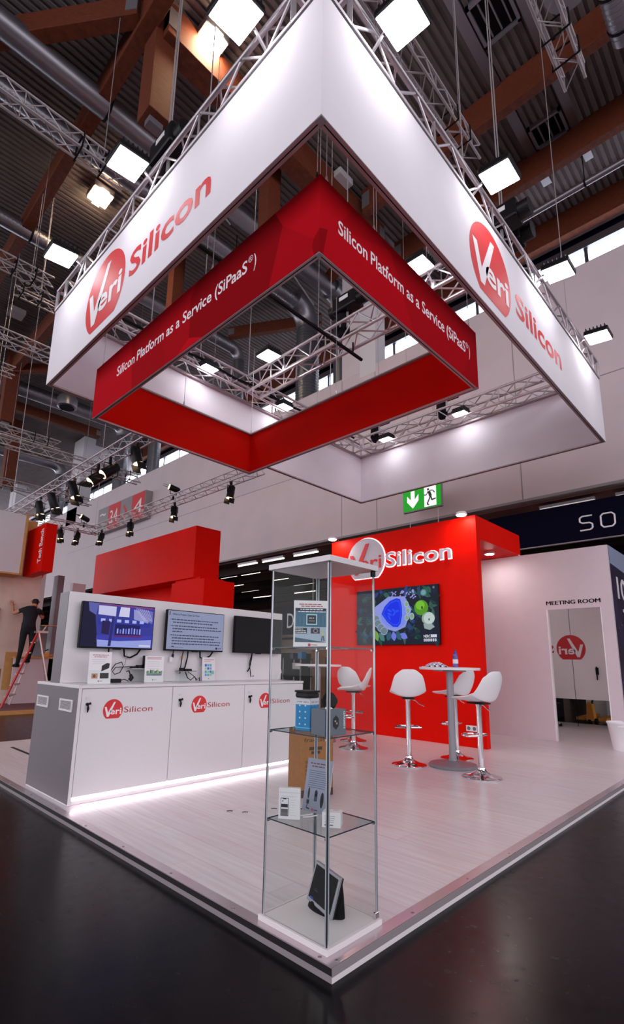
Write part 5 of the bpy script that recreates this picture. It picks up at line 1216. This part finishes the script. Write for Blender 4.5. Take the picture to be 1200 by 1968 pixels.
# spotlight trusses of the neighbouring stand
truss('thin silver truss with black spotlights rising at far left', (2.02,5.6,4.8), (2.02,13.0,4.8), .2, .014, .007, False, group='spotlight trusses')
truss('thin silver truss with black spotlights in front of the hall board', (4.22,5.5,4.8), (4.22,13.0,4.8), .2, .014, .007, False, group='spotlight trusses')
truss('thin silver truss joining the two spotlight trusses', (1.9,12.8,4.8), (4.3,12.8,4.8), .2, .014, .007, False, group='spotlight trusses')
for k, (x, y) in enumerate(((2.02,6.0),(2.02,12.8),(4.22,6.0),(4.22,12.8))):
    t = thing('hoist_wire', 'steel rope lifting the spotlight truss, %s' % ['near left','far left','near right','far right'][k], 'wire', (x,y,4.9), 'ropes of the spotlight truss'); ob('rope', MB().tube([(x,y,4.9),(x,y,14.62)], .008, 5), 'truss_dim', t)
def spot(label, x, y, z, up=False, aim=(0,0,-1), big=1.0):
    t = thing('spotlight', label, 'spotlight', (x,y,z), 'black spotlights'); aim = V(aim).normalized(); c0 = V((x,y,z+(.20 if up else -.20)*1.0)); s = big
    ob('yoke', MB().tube([(x-.09*s,y,c0.z),(x-.09*s,y,z+(.06 if up else -.06)),(x+.09*s,y,z+(.06 if up else -.06)),(x+.09*s,y,c0.z)], .010, 6), 'black_plastic', t); ob('clamp', MB().tube([(x,y,z-.07),(x,y,z+.07)], .03, 8), 'black_plastic', t, True)
    b_ = ob('barrel', MB().tube([c0-aim*.16*s, c0-aim*.13*s, c0+aim*.12*s], [.05*s,.075*s,.08*s], 14), 'black_plastic', t, True)
    ob('lens', MB().tube([c0+aim*.121*s, c0+aim*.128*s], .07*s, 14), 'warm_glow', t, True)
    for k in (-1,1): ob('barn_door', MB().obox(c0+aim*.13*s, X, aim, aim.cross(X), (-.07*s,0,k*.078*s),(.07*s,.11*s,k*.084*s)), 'black_plastic', t)
for i, (x, y, d) in enumerate(((4.22,12.3,(-.2,.1,-1)),(4.22,10.6,(0,0,-1)),(4.22,8.5,(-.1,-.1,-1)),(4.22,6.4,(-.1,.1,-1)),(3.75,12.8,(-.2,0,-1)),(3.3,12.8,(.1,0,-1)))): spot('black spotlight with warm lens on the %s' % ['number board truss, farthest','number board truss, below the board','number board truss, above the red block','number board truss, nearest the red banner','joining truss, right','joining truss, left'][i], x, y, 4.7, False, d, .95)
for i, (x, y, d, b) in enumerate(((2.02,10.6,(.2,0,-1),1.1),(2.02,9.8,(.5,.1,-1),1.2),(2.02,8.7,(.3,-.2,-1),1.2),(2.02,7.6,(-.7,.2,-.7),1.3),(2.02,7.1,(-.7,.1,-.6),1.2),(2.02,6.1,(.2,-.2,-1),1.1))): spot('large black spotlight on the rising left truss, %s' % ['farthest','second from far','third from far','pair left','pair right','nearest'][i], x, y, 4.7, False, d, b)
for i, (x, y, d) in enumerate(((4.22,8.6,(-.9,.2,.2)),(3.9,12.8,(-.9,0,.3)))): spot('black spotlight standing on top of the %s' % ['number board truss','joining truss'][i], x, y, 4.9, True, d, .9)

# things in the lower hall behind the showcase
t = thing('hall_sign', 'dark panel with pale letters on the far hall wall', 'sign', (12,12.4,2.2))
ob('panel', box1((12,11.2,2.2),(12.06,13.1,3.3)), 'navy', t); ob('hanger', box1((12.02,11.4,3.3),(12.04,11.43,4.76)), 'steel_grey', t); flat('letters', text_in('DI',0,.5,0,.6,.0), (12,12.75,2.45), -Y, Z, -X, .003, 'logo_white', t)
t = thing('utility_trolley', 'dark utility trolley with boxes seen through the showcase', 'trolley', (10.5,10.7,0))
for x, y in ((10.2,10.2),(10.2,11.0),(10.7,10.2),(10.7,11.0)): ob('post', box1((x-.02,y-.02,.0),(x+.02,y+.02,1.3)), 'steel_grey', t)
for z in (.25,.7,1.25): ob('shelf', box1((10.18,10.18,z),(10.72,11.02,z+.03)), 'black_matte', t)
ob('paper', box1((10.17,10.2,.95),(10.175,10.55,1.15)), 'lam_white', t)
for i, (x, y, z, s, m, lab) in enumerate(((10.45,10.4,1.281,.2,'print_blue','blue crate on the trolley'),(10.45,10.8,1.281,.16,'box_navy','navy box on the trolley'),(10.4,10.6,.731,.24,'black_matte','black box on the trolley middle shelf'),(11.6,10.0,0,1.1,'cardboard','large cardboard stack seen through the showcase'),(10.7,8.75,0,.9,'cardboard_dark','dark crate left of the red wall'),(11.5,11.9,0,1.0,'black_matte','black flight case left of the trolley'))):
    t = thing('storage_box', lab, 'box', (x,y,z)); 
    hh = s*1.0 if s < .5 else s*1.45
    ob('body', box1((x-s/2,y-s/2,z+.001),(x+s/2,y+s/2,z+hh)), m, t, bevel=.01); ob('lid', box1((x-s/2-.006,y-s/2-.006,z+hh),(x+s/2+.006,y+s/2+.006,z+hh+.03)), m, t)
